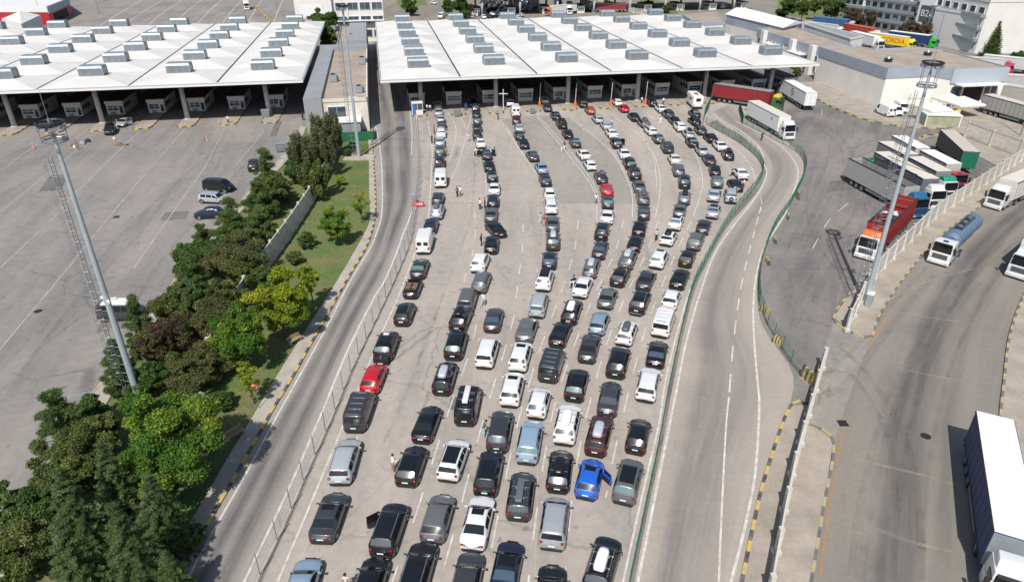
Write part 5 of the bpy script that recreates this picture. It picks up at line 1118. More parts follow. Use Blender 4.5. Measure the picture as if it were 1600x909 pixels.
def cargo(root, y0, L_, kind, side, roof, z0=1.1, z1=4.0, end=None):
    """cargo body, front at y0, running back L_"""
    yc = y0-L_/2; W_ = 2.55; h = z1-z0
    if kind == 'tank':
        q = MB(); q.tube((0, y0-.6, 2.3), (0, y0-L_+.5, 2.3), 1.12, OBJC, 28); q.tube((0, y0-.6, 2.3), (0, y0-.15, 2.3), 1.12, OBJC, 28, r2=.75); q.tube((0, y0-L_+.5, 2.3), (0, y0-L_, 2.3), 1.12, OBJC, 28, r2=.75); o = put('tank', autosmooth(q.mesh('tank', True), .5), root, col=side)
        for k in range(4): q = MB(); y = y0-1.5-(L_-3)*k/3; q.tube((0, y-.06, 2.3), (0, y+.06, 2.3), 1.15, GALV, 28); q.build('tank_band', root)
        q = MB(); q.box((0, yc, 3.45), (.9, L_*.55, .12), TRIM); q.box((-.45, yc, 3.7), (.05, L_*.55, .05), GALV)
        for k in range(3): q.tube((0, yc-2+2*k, 3.4), (0, yc-2+2*k, 3.65), .3, GALV, 12)
        q.build('walkway', root); q = MB(); q.box((0, yc, 1.1), (1.0, L_-.3, .3), TRIM); q.build('chassis', root); return
    if kind == 'open':
        q = MB()
        for s in (-1, 1): q.box((s*(W_/2-.05), yc, (z0+z1)/2), (.1, L_, h), OBJC)
        for y in (y0-.05, y0-L_+.05): q.box((0, y, (z0+z1)/2), (W_-.2, .1, h), OBJC)
        put('side_wall', q.mesh('side_wall'), root, col=side); q = MB(); q.box((0, yc, z0+.03), (W_-.22, L_-.22, .06), DARK); q.build('floor', root)
        q = MB()
        for s in (-1, 1): q.box((s*(W_/2-.04), yc, z1+.05), (.16, L_+.04, .1), TRIM)
        for k in range(5): q.box((0, y0-L_*(k+.5)/5, z1-.1), (W_-.22, .08, .06), GALV)
        q.build('top_rail', root)
    else:
        q = MB(); q.box((0, yc, (z0+z1)/2), (W_, L_, h), OBJC); put('side_wall', q.mesh('side_wall'), root, col=side)
        q = MB(); q.box((0, yc, z1+.03), (W_-.06, L_-.06, .05), OBJC)
        for k in range(int(L_)): q.box((0, y0-.5-k*(L_-1)/max(1, int(L_)-1), z1+.06), (W_-.1, .04, .02), OBJC)
        put('roof', q.mesh('roof'), root, col=roof)
        q = MB()
        for s in (-1, 1):
            q.box((s*(W_/2+.004), yc, z1-.06), (.06, L_+.03, .14), TRIM if kind == 'curtain' else GALVL); q.box((s*(W_/2+.004), yc, z0+.06), (.06, L_+.03, .16), TRIM if kind == 'curtain' else GALVL)
            if kind == 'curtain':
                n = int(L_/1.1)
                for k in range(n): q.box((s*(W_/2+.003), y0-L_*(k+.5)/n, (z0+z1)/2), (.02, .05, h-.2), TRIM)
        q.box((0, y0-L_-.01, z1-.05), (W_+.02, .06, .14), GALVL); q.build('edge_rail', root)
        for s in (-1, 1):
            q = MB(); q.box((s*.63, y0-L_-.03, (z0+z1)/2), (1.2, .05, h-.16), OBJC); o = put('rear_door', q.mesh('rear_door'), root, col=end or roof); q = MB(); q.tube((s*.25, y0-L_-.08, z0+.2), (s*.25, y0-L_-.08, z1-.2), .025, GALV, 6); q.tube((s*.9, y0-L_-.08, z0+.2), (s*.9, y0-L_-.08, z1-.2), .025, GALV, 6); q.build('door_bar', o)
    q = MB()
    for s in (-1, 1): q.box((s*.45, yc, .98), (.14, L_-.1, .24), TRIM); q.box((s*1.2, yc+1, .75), (.05, L_*.35, .35), GALV)
    q.box((0, y0-L_+.1, .6), (2.4, .12, .16), TRIM); q.build('chassis', root)
    for s in (-1, 1): q = MB(); q.box((s*1.0, y0-L_+.03, .75), (.35, .06, .14), TAIL); q.build('tail_light', root)
    if L_ > 9: wheels(root, [y0-L_+k for k in (1.9, 3.2, 4.5)])
    else: wheels(root, [y0-L_+1.4, y0-L_+2.7])
TG = 'trucks in the yards and on the truck road'
def truck(label, front, rear, col, kind='box', side=(.7, .7, .7), roof=(.7, .68, .65), defl=True, dcol=None, L_=13.6, draw=False, name='articulated_truck', zf=.3, zr=4, end=None, group=TG):
    """front / rear: pixel of the front end at height zf, of the rear end at height zr; fixed real length"""
    a, b = G(*front, zf), G(*rear, zr); d = Vector((a.x-b.x, a.y-b.y, 0)).normalized(); rz = math.atan2(-d.x, d.y); r = thing(name, label, 'truck', (a.x, a.y, .01), rz, group)
    y = -1.25; cab(r, y, col, defl, dcol)
    if draw:
        cargo(r, -2.7, 7.4, kind, side, roof, end=end); cargo(r, -11.2, 7.6, kind, side, roof, end=end); q = MB(); q.box((0, -10.6, .8), (.2, 1.6, .2), TRIM); q.build('drawbar', r)
    else:
        cargo(r, -2.9, L_, kind, side, roof, end=end)
        if kind != 'none': q = MB(); q.box((0, -4.2, .8), (.9, 4.5, .3), TRIM); q.build('tractor_frame', r)
        wheels(r, [-4.9])
        q = MB()
        for s in (-1, 1): q.box((s*1.0, -3.1, .75), (.5, 1.3, .6), GALV)
        q.build('fuel_tank', r)
    return r
WHT = (.74, .74, .74); BEI = (.60, .56, .49)
t1 = truck('white articulated truck with beige roofed trailer driving between the yard and the green fence', (1233, 218), (1176.6, 156.7), WHT, 'box', (.68, .68, .66), BEI)
a, b = G(1279, 151, 4), G(1226, 134, 4)
t2 = truck('white box trailer truck parked with its back doors towards the camera', (1222, 141), (1276.5, 149.5), (.6, .6, .6), 'box', (.70, .72, .73), (.74, .74, .74), zf=1)
def mark(root, s, y, z, txt=None, size=.6, m=None):
    text(txt, size, (s*(1.275+.02), y, z), (PI/2, 0, PI/2*s), m or TRIM, parent=root)
m = MB()
for k in range(9):
    if k in (3,): continue
    t0, t1_ = .5+k*.55, .5+(k+1)*.55-.12; c0 = (-1.29, -9.2+.75*math.cos(t0), 2.6+.8*math.sin(t0)); c1 = (-1.29, -9.2+.75*math.cos(t1_), 2.6+.8*math.sin(t1_)); m.tube(c0, c1, .07, TRIM, 5)
for k in range(5): m.tube((-1.29, -9.4+.1*k, 2.3+.12*k), (-1.29, -9.0+.1*k, 2.4+.15*k), .05, TRIM, 5)
m.build('trailer_emblem', t2)
m = MB(); m.box((1.285, -5.6, 3.0), (.02, .22, .5), TRIM); m.tube((1.29, -5.4, 2.9), (1.29, -5.7, 3.3), .05, TRIM, 5); m.build('trailer_emblem', t1)
for k in range(7): pass
t3 = truck('dark red sided truck with a yellow and green cab half under the canopy', (1222, 172), (1166, 137), (.05, .16, .06), 'curtain', (.24, .018, .022), (.26, .25, .245), dcol=(.75, .55, .02), defl=True)
truck('red cabbed truck and trailer with bright white roofs, rearmost of the parked row', (1497, 300), (1402, 211), (.45, .02, .04), 'curtain', (.42, .40, .38), (.76, .76, .75), draw=True, dcol=(.5, .02, .04), defl=False, name='drawbar_truck')
truck('white and teal cabbed truck and trailer, second of the parked row from the back', (1482, 313), (1386, 222.5), WHT, 'curtain', (.20, .21, .22), BEI, draw=True, dcol=(.02, .25, .17), name='drawbar_truck')
truck('white cabbed articulated truck with a long beige roof in the middle of the parked row', (1463, 327), (1374, 235), WHT, 'curtain', (.12, .14, .15), BEI)
truck('blue cabbed truck with a worn grey open trailer at the left of the parked row', (1437, 340), (1347, 252), (.02, .13, .28), 'open', (.36, .35, .33), defl=True)
truck('green cabbed open truck facing away in the middle of the parked row', (1356, 243), (1430, 274), (.03, .42, .06), 'open', (.09, .09, .09), L_=9, zf=3.4, zr=3.4, dcol=(.05, .5, .08), defl=False, name='tipper_truck')
t4 = truck('white truck with an orange deflector and open red trailer facing down the yard', (1349, 404), (1424, 303), WHT, 'open', (.30, .025, .022), dcol=(.75, .17, .03))
truck('white tanker truck with a shiny blue grey tank on the truck road', (1464, 412), (1521, 337), WHT, 'tank', (.10, .16, .24), defl=False, L_=10.5, zr=3.4, name='tanker_truck')
truck('white truck with a pale beige curtain trailer behind the tanker on the truck road', (1549, 325), (1680, 240), (.70, .70, .68), 'curtain', (.6, .58, .54), (.62, .57, .52))
truck('white cabbed truck cut off by the right edge of the photo', (1587, 434), (1665, 340), (.66, .70, .70), 'box', (.6, .6, .6), (.72, .68, .6))
# big blue sided trailer, bottom right
a, b = G(1554.5, 648.5, 4.05), G(1592, 850, 4.05); d = Vector((b.x-a.x, b.y-a.y, 0)).normalized(); rz = math.atan2(-d.x, d.y)
r = thing('articulated_truck', 'big white cabbed truck with a dark blue sided trailer nearest the camera', 'truck', (a.x+d.x*16.5, a.y+d.y*16.5, .01), rz, TG)
cab(r, -1.25, WHT, True); cargo(r, -2.9, 13.6, 'curtain', (.012, .035, .14), (.76, .76, .75), z1=4.02); q = MB(); q.box((0, -2.87, 2.55), (2.5, .06, 2.8), GALVL); q.build('front_wall', r); q = MB(); q.box((0, -4.2, .8), (.9, 4.5, .3), TRIM); q.build('tractor_frame', r); wheels(r, [-4.9])
# green fronted trailer on its own
a, b = G(1480, 204, 4), G(1520, 240, 4); d = Vector((b.x-a.x, b.y-a.y, 0)).normalized(); rz = math.atan2(-d.x, d.y)
a0 = (G(1469, 203.2, 4)+G(1492.8, 203.8, 4))/2
r = thing('parked_trailer', 'unhitched trailer with a dark green front wall and torn dark side', 'trailer', (a0.x+d.x*13.6, a0.y+d.y*13.6, .01), rz); cargo(r, 0, 13.6, 'curtain', (.07, .07, .07), (.50, .44, .38)); q = MB(); q.box((0, .04, 2.55), (2.5, .06, 2.8), mat('green_tarp', (.01, .12, .07), .5)); q.build('front_wall', r)
m = MB(); ra = random.Random(3)
for k in range(14): y = -.7-k*.92; z = ra.uniform(1.9, 3.2); m.box((-1.295, y, z), (.02, ra.uniform(.15, .5), ra.uniform(.6, 1.6)), mat('torn_white', (.4, .39, .37), .8))
m.build('torn_patch', r)
for s in (-1, 1): q = MB(); q.box((s*.8, -2.2, .55), (.15, .2, 1.1), GALV); q.build('landing_leg', r)
# trucks behind the warehouse and at the right edge
truck('white articulated truck behind the warehouse left of the yellow one', (1376, 79), (1322, 46), WHT, 'box', (.70, .71, .73), WHT)
t5 = truck('yellow trailer truck with red lettering behind the warehouse', (1428, 79), (1372, 52), (.80, .72, .05), 'box', (.80, .56, .02), WHT)
text('SCORDIA', 2.1, (1.30, -7.4, 2.5), (PI/2, 0, PI/2), mat('red_letter', (.5, .05, .02), .5), parent=t5)
text('SCORDIA', 2.1, (-1.30, -7.4, 2.5), (PI/2, 0, -PI/2), MATS['red_letter'], parent=t5)
truck('green cabbed truck with a navy trailer behind the warehouse', (1463, 76), (1408, 50), (.03, .50, .07), 'box', (.02, .04, .14), WHT, dcol=(.03, .5, .07))
truck('truck with an orange and dark red trailer behind the warehouse', (1372, 64), (1322, 37), (.6, .6, .6), 'curtain', (.40, .05, .03), (.55, .12, .06))
truck('blue trailer truck at the far end of the park behind the warehouse', (1335, 48), (1292, 27), (.5, .55, .6), 'box', (.03, .10, .22), (.06, .14, .28))
truck('white truck with a grey roof parked nearest the low annex', (1316, 58), (1262, 34), WHT, 'box', (.5, .5, .5), (.5, .48, .44))
truck('grey curtain trailer truck with dark patches at the right edge beside the warehouse', (1640, 204), (1562, 152), (.5, .5, .5), 'curtain', (.34, .34, .32), (.55, .50, .44))
truck('blue and grey truck second from the warehouse at the right edge', (1655, 172), (1572, 132), (.05, .15, .3), 'box', (.35, .34, .32), (.56, .51, .45))
truck('white truck third from the warehouse at the right edge', (1660, 145), (1580, 117), WHT, 'box', (.4, .4, .4), (.6, .57, .5))
truck('red cabbed truck with a pale roof parked right of the brown roof', (1581, 116), (1500, 88), (.5, .03, .08), 'box', (.5, .5, .5), (.58, .53, .46))
truck('white truck at the right edge beyond the red cabbed one', (1640, 118), (1545, 86), WHT, 'box', (.5, .5, .5), (.70, .68, .64))
# far trucks behind the canopies
truck('far white tractor truck facing the camera beside the yellow kerb line', (386, 15), (383, -6), WHT, 'box', (.6, .6, .6), WHT, L_=7, zf=.4, zr=3, group='far trucks behind the canopies')
truck('far white box truck parked beside the red hall', (170, -4), (128, 8), (.6, .6, .6), 'box', (.62, .62, .62), (.72, .70, .66), L_=9, zf=.4, zr=3, group='far trucks behind the canopies')
for i, (fx, fy, rx, ry, c, sd, rf, l) in enumerate(((806, 14, 812, -14, WHT, (.4, .05, .03), (.5, .06, .04), 'far truck with a red trailer by the far car park wall'), (826, 16, 850, -8, (.3, .4, .5), (.6, .6, .6), WHT, 'far truck with a white trailer and grey blue cab beyond the canopy'),
        (874, 11, 862, -14, (.1, .2, .35), (.10, .2, .36), (.4, .42, .45), 'far truck with a blue trailer beyond the middle of the canopy'), (890, 22, 889, -6, WHT, (.6, .6, .6), WHT, 'far white truck facing the camera between two roof vents'),
        (929, 19, 895, -6, (.03, .15, .3), (.6, .6, .6), (.70, .70, .70), 'far blue cabbed truck with a long white trailer'), (987, 18, 950, 5, (.04, .05, .1), (.20, .03, .03), (.22, .05, .05), 'far dark maroon trailer truck by the white slatted fence'),
        (853, 24, 880, 8, (.6, .2, .1), (.6, .6, .6), (.62, .6, .6), 'far truck with an orange front lying low behind the canopy edge'), (790, 8, 800, -15, (.5, .5, .5), (.5, .05, .05), (.6, .6, .58), 'far truck with pale roof at the corner of the far car park'))):
    truck(l, (fx, fy), (rx, ry), c, 'box', sd, rf, zf=.4, zr=4, group='far trucks behind the canopies')
# ================================================================ PEOPLE
SKIN = mat('skin', (.42, .24, .16), .6); HAIR = mat('hair_dark', (.02, .015, .012), .8); SHOE = mat('shoe', (.05, .05, .05), .7)
TROU = objcol_mat('trouser_cloth', .9)
def figure_mesh(pose):
    """one continuous body grown from a skeleton with the Skin modifier; 1.74 m tall, facing +y"""
    st, ar, lean, crouch = pose
    hz = .93-crouch*.42; J = {}
    J['pel'] = (0, 0, hz, .125); l = lean
    J['bel'] = (0, .04*l*2, hz+.14, .12); J['chest'] = (0, .16*l*2, hz+.38, .145); J['neck0'] = (0, .24*l*2, hz+.53, .07); J['neck'] = (0, .27*l*2, hz+.60, .052); J['head0'] = (0, .31*l*2, hz+.67, .085); J['head1'] = (0, .32*l*2, hz+.76, .088)
    E = [('pel', 'bel'), ('bel', 'chest'), ('chest', 'neck0'), ('neck0', 'neck'), ('neck', 'head0'), ('head0', 'head1')]
    for s, n in ((-1, 'L'), (1, 'R')):
        f = st*s; kb = .28*crouch
        J['hip'+n] = (s*.10, 0, hz-.06, .095); J['knee'+n] = (s*.11, f*.16+kb*1.2, .50-crouch*.06, .062); J['ank'+n] = (s*.115, f*.28-.02, .09, .042); J['toe'+n] = (s*.13, f*.28+.15, .04, .04)
        E += [('pel', 'hip'+n), ('hip'+n, 'knee'+n), ('knee'+n, 'ank'+n), ('ank'+n, 'toe'+n)]
        c = J['chest']; J['sho'+n] = (s*.19, c[1], c[2]+.06, .062)
        a = ar if s > 0 else ar*.3
        J['elb'+n] = (s*(.25+.05*a), c[1]+.03-.1*f+.12*a, c[2]-.20+.05*a, .043); J['wri'+n] = (s*(.27-.06*a), c[1]+.08-.2*f+.30*a, c[2]-.43+.30*a, .030); J['han'+n] = (s*(.27-.08*a), c[1]+.10-.2*f+.36*a, c[2]-.50+.34*a, .036)
        E += [('chest', 'sho'+n), ('sho'+n, 'elb'+n), ('elb'+n, 'wri'+n), ('wri'+n, 'han'+n)]
        for k in range(4):
            h = J['han'+n]; J[f'fin{n}{k}'] = (h[0]+(k-1.5)*.014, h[1]+.012, h[2]-.075+abs(k-1.5)*.008, .009); E.append(('han'+n, f'fin{n}{k}'))
        h = J['wri'+n]; J['thu'+n] = (J['han'+n][0]-s*.035, J['han'+n][1]+.02, J['han'+n][2]-.02, .010); E.append(('han'+n, 'thu'+n))
    ks = list(J); me = bpy.data.meshes.new('sk'); me.from_pydata([J[k][:3] for k in ks], [(ks.index(a), ks.index(b)) for a, b in E], [])
    o = bpy.data.objects.new('sk', me); sc.collection.objects.link(o); md = o.modifiers.new('s', 'SKIN'); md.use_smooth_shade = True
    for i, k in enumerate(ks): r = J[k][3]; me.skin_vertices[0].data[i].radius = (r, r*.8 if k in ('pel', 'bel', 'chest') else r)
    me.skin_vertices[0].data[0].use_root = True
    sb = o.modifiers.new('u', 'SUBSURF'); sb.levels = 1; sb.render_levels = 1
    bpy.context.view_layer.update(); dg = bpy.context.evaluated_depsgraph_get(); out = bpy.data.meshes.new_from_object(o.evaluated_get(dg)); bpy.data.objects.remove(o)
    out.name = 'person'; out.materials.clear()
    for m in (SKIN, CLOTH, SHOE): out.materials.append(m)
    cz = J['chest'][2]
    for p in out.polygons:
        z = p.center.z; x = abs(p.center.x)
        if z > J['neck0'][2]+.02: k = 0
        elif x > .20 and z < J['elbR'][2]-.02 and z < hz+.3 and x > .2: k = 0
        elif z < .10: k = 2
        else: k = 1
        p.material_index = k
    # trousers: shell over the legs
    bm = bmesh.new(); bm.from_mesh(out); bmesh.ops.delete(bm, geom=[f for f in bm.faces if not (f.calc_center_median().z < hz+.04 and f.calc_center_median().z > .10 and abs(f.calc_center_median().x) < .205)], context='FACES')
    bm.normal_update()
    for v in bm.verts: v.co += v.normal*.014
    tr = bpy.data.meshes.new('trousers'); bm.to_mesh(tr); bm.free(); tr.materials.clear(); tr.materials.append(TROU); 
    for p in tr.polygons: p.material_index = 0
    # hair: cap over the skull, and a nose
    hc = Vector(J['head1'][:3])-Vector((0, .01, .03)); m = MB(); n = 12
    rows = []
    for i in range(6):
        a = PI/2*i/5.0*1.15; rows.append([hc+Vector((math.cos(t)*.108*math.sin(a), math.sin(t)*.112*math.sin(a)-.012, .115*math.cos(a)+.012)) for t in [2*PI*j/n for j in range(n)]])
    for a, b in zip(rows, rows[1:]):
        for j in range(n): m.face([a[j], b[j], b[(j+1) % n], a[(j+1) % n]], HAIR)
    hair = weld(m, 'hair'); m = MB(); m.box(hc+Vector((0, .098, -.03)), (.025, .03, .04), SKIN, top=(.5, .5)); 
    for s in (-1, 1): m.box(hc+Vector((s*.034, .090, .0)), (.022, .012, .012), TRIM); m.box(hc+Vector((s*.088, 0, -.02)), (.02, .035, .05), SKIN)
    m.box(hc+Vector((0, .088, -.075)), (.045, .012, .01), mat('lips', (.3, .1, .09), .6)); face = m.mesh('face')
    return out, tr, hair, face
POSES = [figure_mesh(p) for p in ((.25, .1, 0, 0), (1.0, .2, .05, 0), (.1, 1.0, .15, 0), (.1, .9, .45, .15), (.2, .6, .35, .9))]
def person(label, px, py, pose=0, shirt=(.6, .6, .6), legs=(.03, .035, .05), rz=0.0, z=.03, scale=1.0, group='people among the queues', dz=.85):
    p = G(px, py, dz+z); o = put('person', POSES[pose][0], None, col=shirt); o.location = (p.x, p.y, z); o.rotation_euler = (0, 0, rz); o.scale = (scale,)*3; tag(o, label, 'person', group)
    t = put('trousers', POSES[pose][1], o, col=legs); put('hair', POSES[pose][2], o); put('face_features', POSES[pose][3], o); return o
Wt, Bk, Rd, Bl, Lb, Kh, Jn = (.72, .72, .70), (.015, .015, .018), (.45, .02, .03), (.02, .08, .35), (.35, .48, .60), (.30, .22, .13), (.04, .06, .12)
for a in (('person in white shirt and khaki trousers beside the black hatchback near the front left', 613, 723, 2, Wt, Kh, -1.2),
 ('person in white top walking between the grey minivan and the dark saloon', 754.5, 467.5, 1, Wt, Lb, 2.8), ('person in black clothes left of the black saloon in the second queue', 752, 374.5, 0, Bk, Bk, 1.2),
 ('person in dark clothes, left one of a pair walking on the open ground', 714.3, 299.5, 1, (.12, .1, .09), Bk, .4), ('person in white shirt, right one of a pair on the open ground', 719.2, 299, 1, Wt, Kh, .4),
 ('person in white shirt left of the second queue by the dark blue hatchback', 749.8, 319, 0, Wt, Bk, -1), ('person in dark red top close to the dark blue hatchback in the second queue', 757.5, 317, 0, (.25, .02, .03), Bk, 1.5),
 ('person in pale clothes standing alone between the first two queues', 732, 214.5, 0, (.6, .58, .5), (.5, .5, .45), 0), ('person in black beside the white SUV near the start of the leftmost queue', 678.5, 203, 0, Bk, Bk, -1.4),
 ('person in black, left one of two beside the silver saloon in the leftmost queue', 674.6, 217.5, 0, Bk, Bk, .5), ('person in black, right one of two beside the silver saloon in the leftmost queue', 679, 219, 2, Bk, Bk, -1.4),
 ('person in ochre clothes right of the dark SUV in the leftmost queue', 697.5, 237, 0, (.4, .28, .12), (.3, .22, .12), 1), ('person in white leaning at the left door of the dark saloon with open doors', 741.8, 237, 3, Wt, Bk, -1.3),
 ('person in white leaning at the right door of the dark saloon with open doors', 768, 238, 3, Wt, Bk, 1.4), ('person in black beside the person in white at the right open door', 772.5, 236.5, 0, Bk, Bk, 1.4),
 ('person in white, left one of two by the first booth on the left island', 667.3, 168.6, 0, Wt, Bk, 0), ('person in white, right one of two by the first booth on the left island', 671.9, 169, 0, Wt, Jn, 0),
 ('person in bright blue overalls beside the second booth island', 727.8, 167, 0, Bl, Bl, 0), ('person in a blue and red top bending over at the third booth island', 778.4, 181, 3, Bl, Jn, 1),
 ('child in white beside the person with the dark top in the fifth lane', 877.6, 231.5, 0, Wt, Wt, .5), ('person in dark top and white trousers in the open lane', 882, 228, 1, Bk, Wt, .5),
 ('person in white top left of the dark hatchback in the fifth queue', 931.8, 311, 1, Wt, (.2, .2, .2), .3), ('person in pale blue clothes left of the grey saloon in the fourth queue', 844.3, 341.5, 0, Lb, (.55, .6, .65), 0),
 ('person in red top beside the grey saloon in the fourth queue', 850, 344.8, 0, Rd, (.5, .4, .35), 0), ('person in pale top and dark trousers left of the white SUV in the seventh queue', 1026, 367.5, 0, (.5, .48, .45), Bk, .2),
 ('person in black at the open door of the white saloon in the fifth queue', 895.5, 439.5, 2, Bk, Wt, -1.4), ('person in pale blue leaning towards the greenish grey coupe', 935.5, 458.5, 3, Lb, Wt, -1.4),
 ('person in white standing right of the grey estate in the open lane near the booths', 1032.2, 188.8, 0, Wt, Wt, 0), ('person in white standing on the kerb of the eighth booth island', 1036.6, 158, 0, Wt, Bk, 0),
 ('person in white shirt at the right side of the silver saloon in the sixth queue', 956.4, 192, 0, Wt, Jn, 1), ('person in white crouching beside the dark blue saloon by the green fence', 1163.5, 286.5, 4, Wt, Bk, 1.3),
 ('person in dark clothes walking in the truck lane beside the white articulated truck', 1191, 213, 1, Bk, Bk, 0), ('person in checked dark clothes at the open left door of the dark grey SUV', 755, 669, 3, (.1, .1, .12), Lb, -1.3),
 ('person with dark hair at the bottom edge beside the black hatchback', 541, 910, 0, (.6, .5, .45), Kh, 0), ('person in black with a bicycle at the right end of the left canopy', 472.5, 182, 0, Bk, Bk, 0),
 ('person in white standing alone in front of the black minivan on the left', 178.8, 219, 0, Wt, (.5, .3, .25), 0), ('person in a reddish top bending over bags in the left car park', 121, 227, 3, (.4, .12, .1), Kh, 1.2),
 ('person in white standing on the third island under the left canopy', 356, 187, 0, Wt, Bk, 0), ('person in white between booths seven and eight', 1003, 157, 0, Wt, Bk, 0)):
    person(a[0], a[1], a[2], a[3], a[4], a[5], a[6], scale=.72 if a[0].startswith('child') else 1.0, dz=.55 if a[3] == 4 else .85)
# bicycle
r = thing('bicycle', 'small dark bicycle beside the person in black under the left canopy end', 'bicycle', G(474, 187), .6); 
for y in (-.52, .52):
    q = MB(); q.ring((0, 0, 0), .33, .02, RUB, 20, 5); me = q.mesh('wheel'); o = put('wheel', me, r, loc=(0, y, .34)); o.rotation_euler = (0, PI/2, 0)
q = MB(); q.tube((0, -.52, .34), (0, -.1, .3), .02, TRIM, 6); q.tube((0, -.1, .3), (0, .4, .8), .02, TRIM, 6); q.tube((0, -.25, .85), (0, .38, .8), .02, TRIM, 6); q.tube((0, -.1, .3), (0, -.25, .9), .02, TRIM, 6); q.tube((0, .52, .34), (0, .38, .95), .02, TRIM, 6); q.build('frame', r)
q = MB(); q.box((0, -.25, .93), (.14, .26, .06), TRIM); q.build('saddle', r); q = MB(); q.tube((-.28, .36, .97), (.28, .36, .97), .015, TRIM, 6); q.build('handlebar', r)
# ================================================================ SMALL THINGS
def bag(l, px, py, c, s=1): r = MB(); r.box((0, 0, .22*s), (.7*s, .45*s, .44*s), c, top=(.75, .7)); r.box((0, 0, .46*s), (.3*s, .06, .08), c); o = put('travel_bag', weld(r, 'travel_bag', .05)); p = G(px, py); o.location = (p.x, p.y, .03); o.rotation_euler = (0, 0, random.random()*3); tag(o, l, 'bag', 'bags on the left car park')
bag('dark travel bag lying right of the bending person in the left car park', 130, 226, GREYM, 1.5); bag('black round bag lying furthest right of the bags in the left car park', 138, 222, TRIM, 1.3); bag('white sack left of the bending person in the left car park', 117, 231, WHITEM); bag('brown box lying furthest left of the bags in the left car park', 110, 228, mat('cardboard', (.3, .2, .1), .9))
o = MB(); o.box((0, 0, .15), (2.4, .9, .12), mat('pallet_wood', (.28, .17, .08), .9, var=.3, scale=3)); o.box((0, 0, .28), (.1, .8, .1), MATS['pallet_wood']); q = tag(put('wooden_pallet', o.mesh('wooden_pallet')), 'brown wooden pallet lying right of the lone person in the left car park', 'pallet'); p = G(190, 227); q.location = (p.x, p.y, .03)
OR = mat('orange_plastic', (.75, .13, .03), .5)
def bollard(l, px, py):
    r = thing('traffic_bollard', l, 'bollard', G(px, py, .02), 0, 'red and white bollards'); q = MB(); q.tube((0, 0, 0), (0, 0, .1), .25, OR, 12, r2=.18)
    for k in range(5): q.tube((0, 0, .1+k*.22), (0, 0, .1+(k+1)*.22), .09-.008*k, OR if k % 2 else WHITEM, 10, r2=.082-.008*k)
    q.build('post', r); q = MB(); q.box((0, 0, .02), (.5, .5, .04), TRIM); q.build('base', r)
for l, x, y in (('red and white bollard standing left of the big mast top in the left car park', 53, 233), ('red and white bollard in the left car park in front of the third island', 324, 221), ('red and white bollard on the island under the left canopy', 343, 194), ('red and white bollard behind the white box trailer', 1283, 180), ('red and white bollard on the small island beside the silver car', 162, 186)): bollard(l, x, y)
def barrier_pole(l, px, py):
    r = thing('raised_barrier', l, 'barrier', G(px, py, .15), 0, 'raised lifting barriers at the booths'); q = MB(); q.box((0, 0, .55), (.45, .5, 1.1), OR); q.build('cabinet', r); q = MB(); q.tube((0, 0, 1.1), (.15, 0, 5.2), .06, WHITEM, 8); q.box((.1, 0, 2.6), (.14, .14, .4), OR); q.build('boom', r)
for l, x, y in (('raised barrier pole with orange cabinet left of the orange brown hatchback', 898.6, 166), ('raised barrier pole with orange cabinet left of the white hatchback by the booths', 954, 165), ('raised barrier pole with orange cabinet left of the black hatchback by the booths', 1008, 163), ('raised barrier pole with orange cabinet left of the silver hatchback by the fourth booth', 843, 166)): barrier_pole(l, x, y)
def traffic_light(l, px, py):
    r = thing('signal_post', l, 'post', G(px, py, .15), 0, 'signal posts at the booths'); q = MB(); q.tube((0, 0, 0), (0, 0, 4.6), .09, WHITEM, 8); q.build('pole', r); q = MB(); q.box((0, 0, 3.6), (2.0, .12, .16), WHITEM); q.box((-.9, -.05, 3.4), (.3, .25, .4), TRIM); q.box((.9, -.05, 3.4), (.3, .25, .4), TRIM); q.build('cross_arm', r)
traffic_light('white signal post with a cross arm left of the white van by the booths', 786.5, 172)
def bin_(l, px, py, s=1.0, z=.15):
    r = thing('grey_bin', l, 'bin', G(px, py, z), .2, 'grey steel bins'); q = MB(); q.box((0, 0, .5*s), (1.1*s, .8*s, .95*s), GALV); q.build('body', r); q = MB(); q.box((0, 0, 1.03*s), (1.2*s, .9*s, .12*s), GALVL); q.build('lid', r)
bin_('grey steel bin at the left bank beside the tall pines', 439.5, 236, 1.5, .15); bin_('grey steel bin under the right end of the left canopy', 416, 183, 1.5); bin_('grey cabinet on the second booth island', 715, 181, 1.3); bin_('black rubbish bin at the edge of the fourth booth island', 832, 177, .9)
bin_('grey bin half hidden under the pine beside the left mast', 139, 626, .7)
# glazed cabin on the first island
r = thing('security_cabin', 'small white and blue glazed cabin on the first booth island', 'cabin', G(652.5, 178, .15), -A1); q = MB(); q.box((0, 0, .5), (2.3, 1.5, 1.0), WHITEM); q.box((-.72, 0, 1.2), (.7, 1.54, 2.4), mat('cabin_blue', (.03, .13, .42), .5)); q.build('wall', r)
q = MB(); q.box((.35, 0, 1.6), (1.4, 1.4, 1.2), WINB); q.build('window', r); q = MB(); q.box((0, 0, 2.5), (2.5, 1.7, .2), WHITEM); q.build('roof', r)
for x in (-1.13, .02, 1.13):
    for y in (-.73, .73): q = MB(); q.box((x, y, 1.25), (.09, .09, 2.5), WHITEM); q.build('post', r)
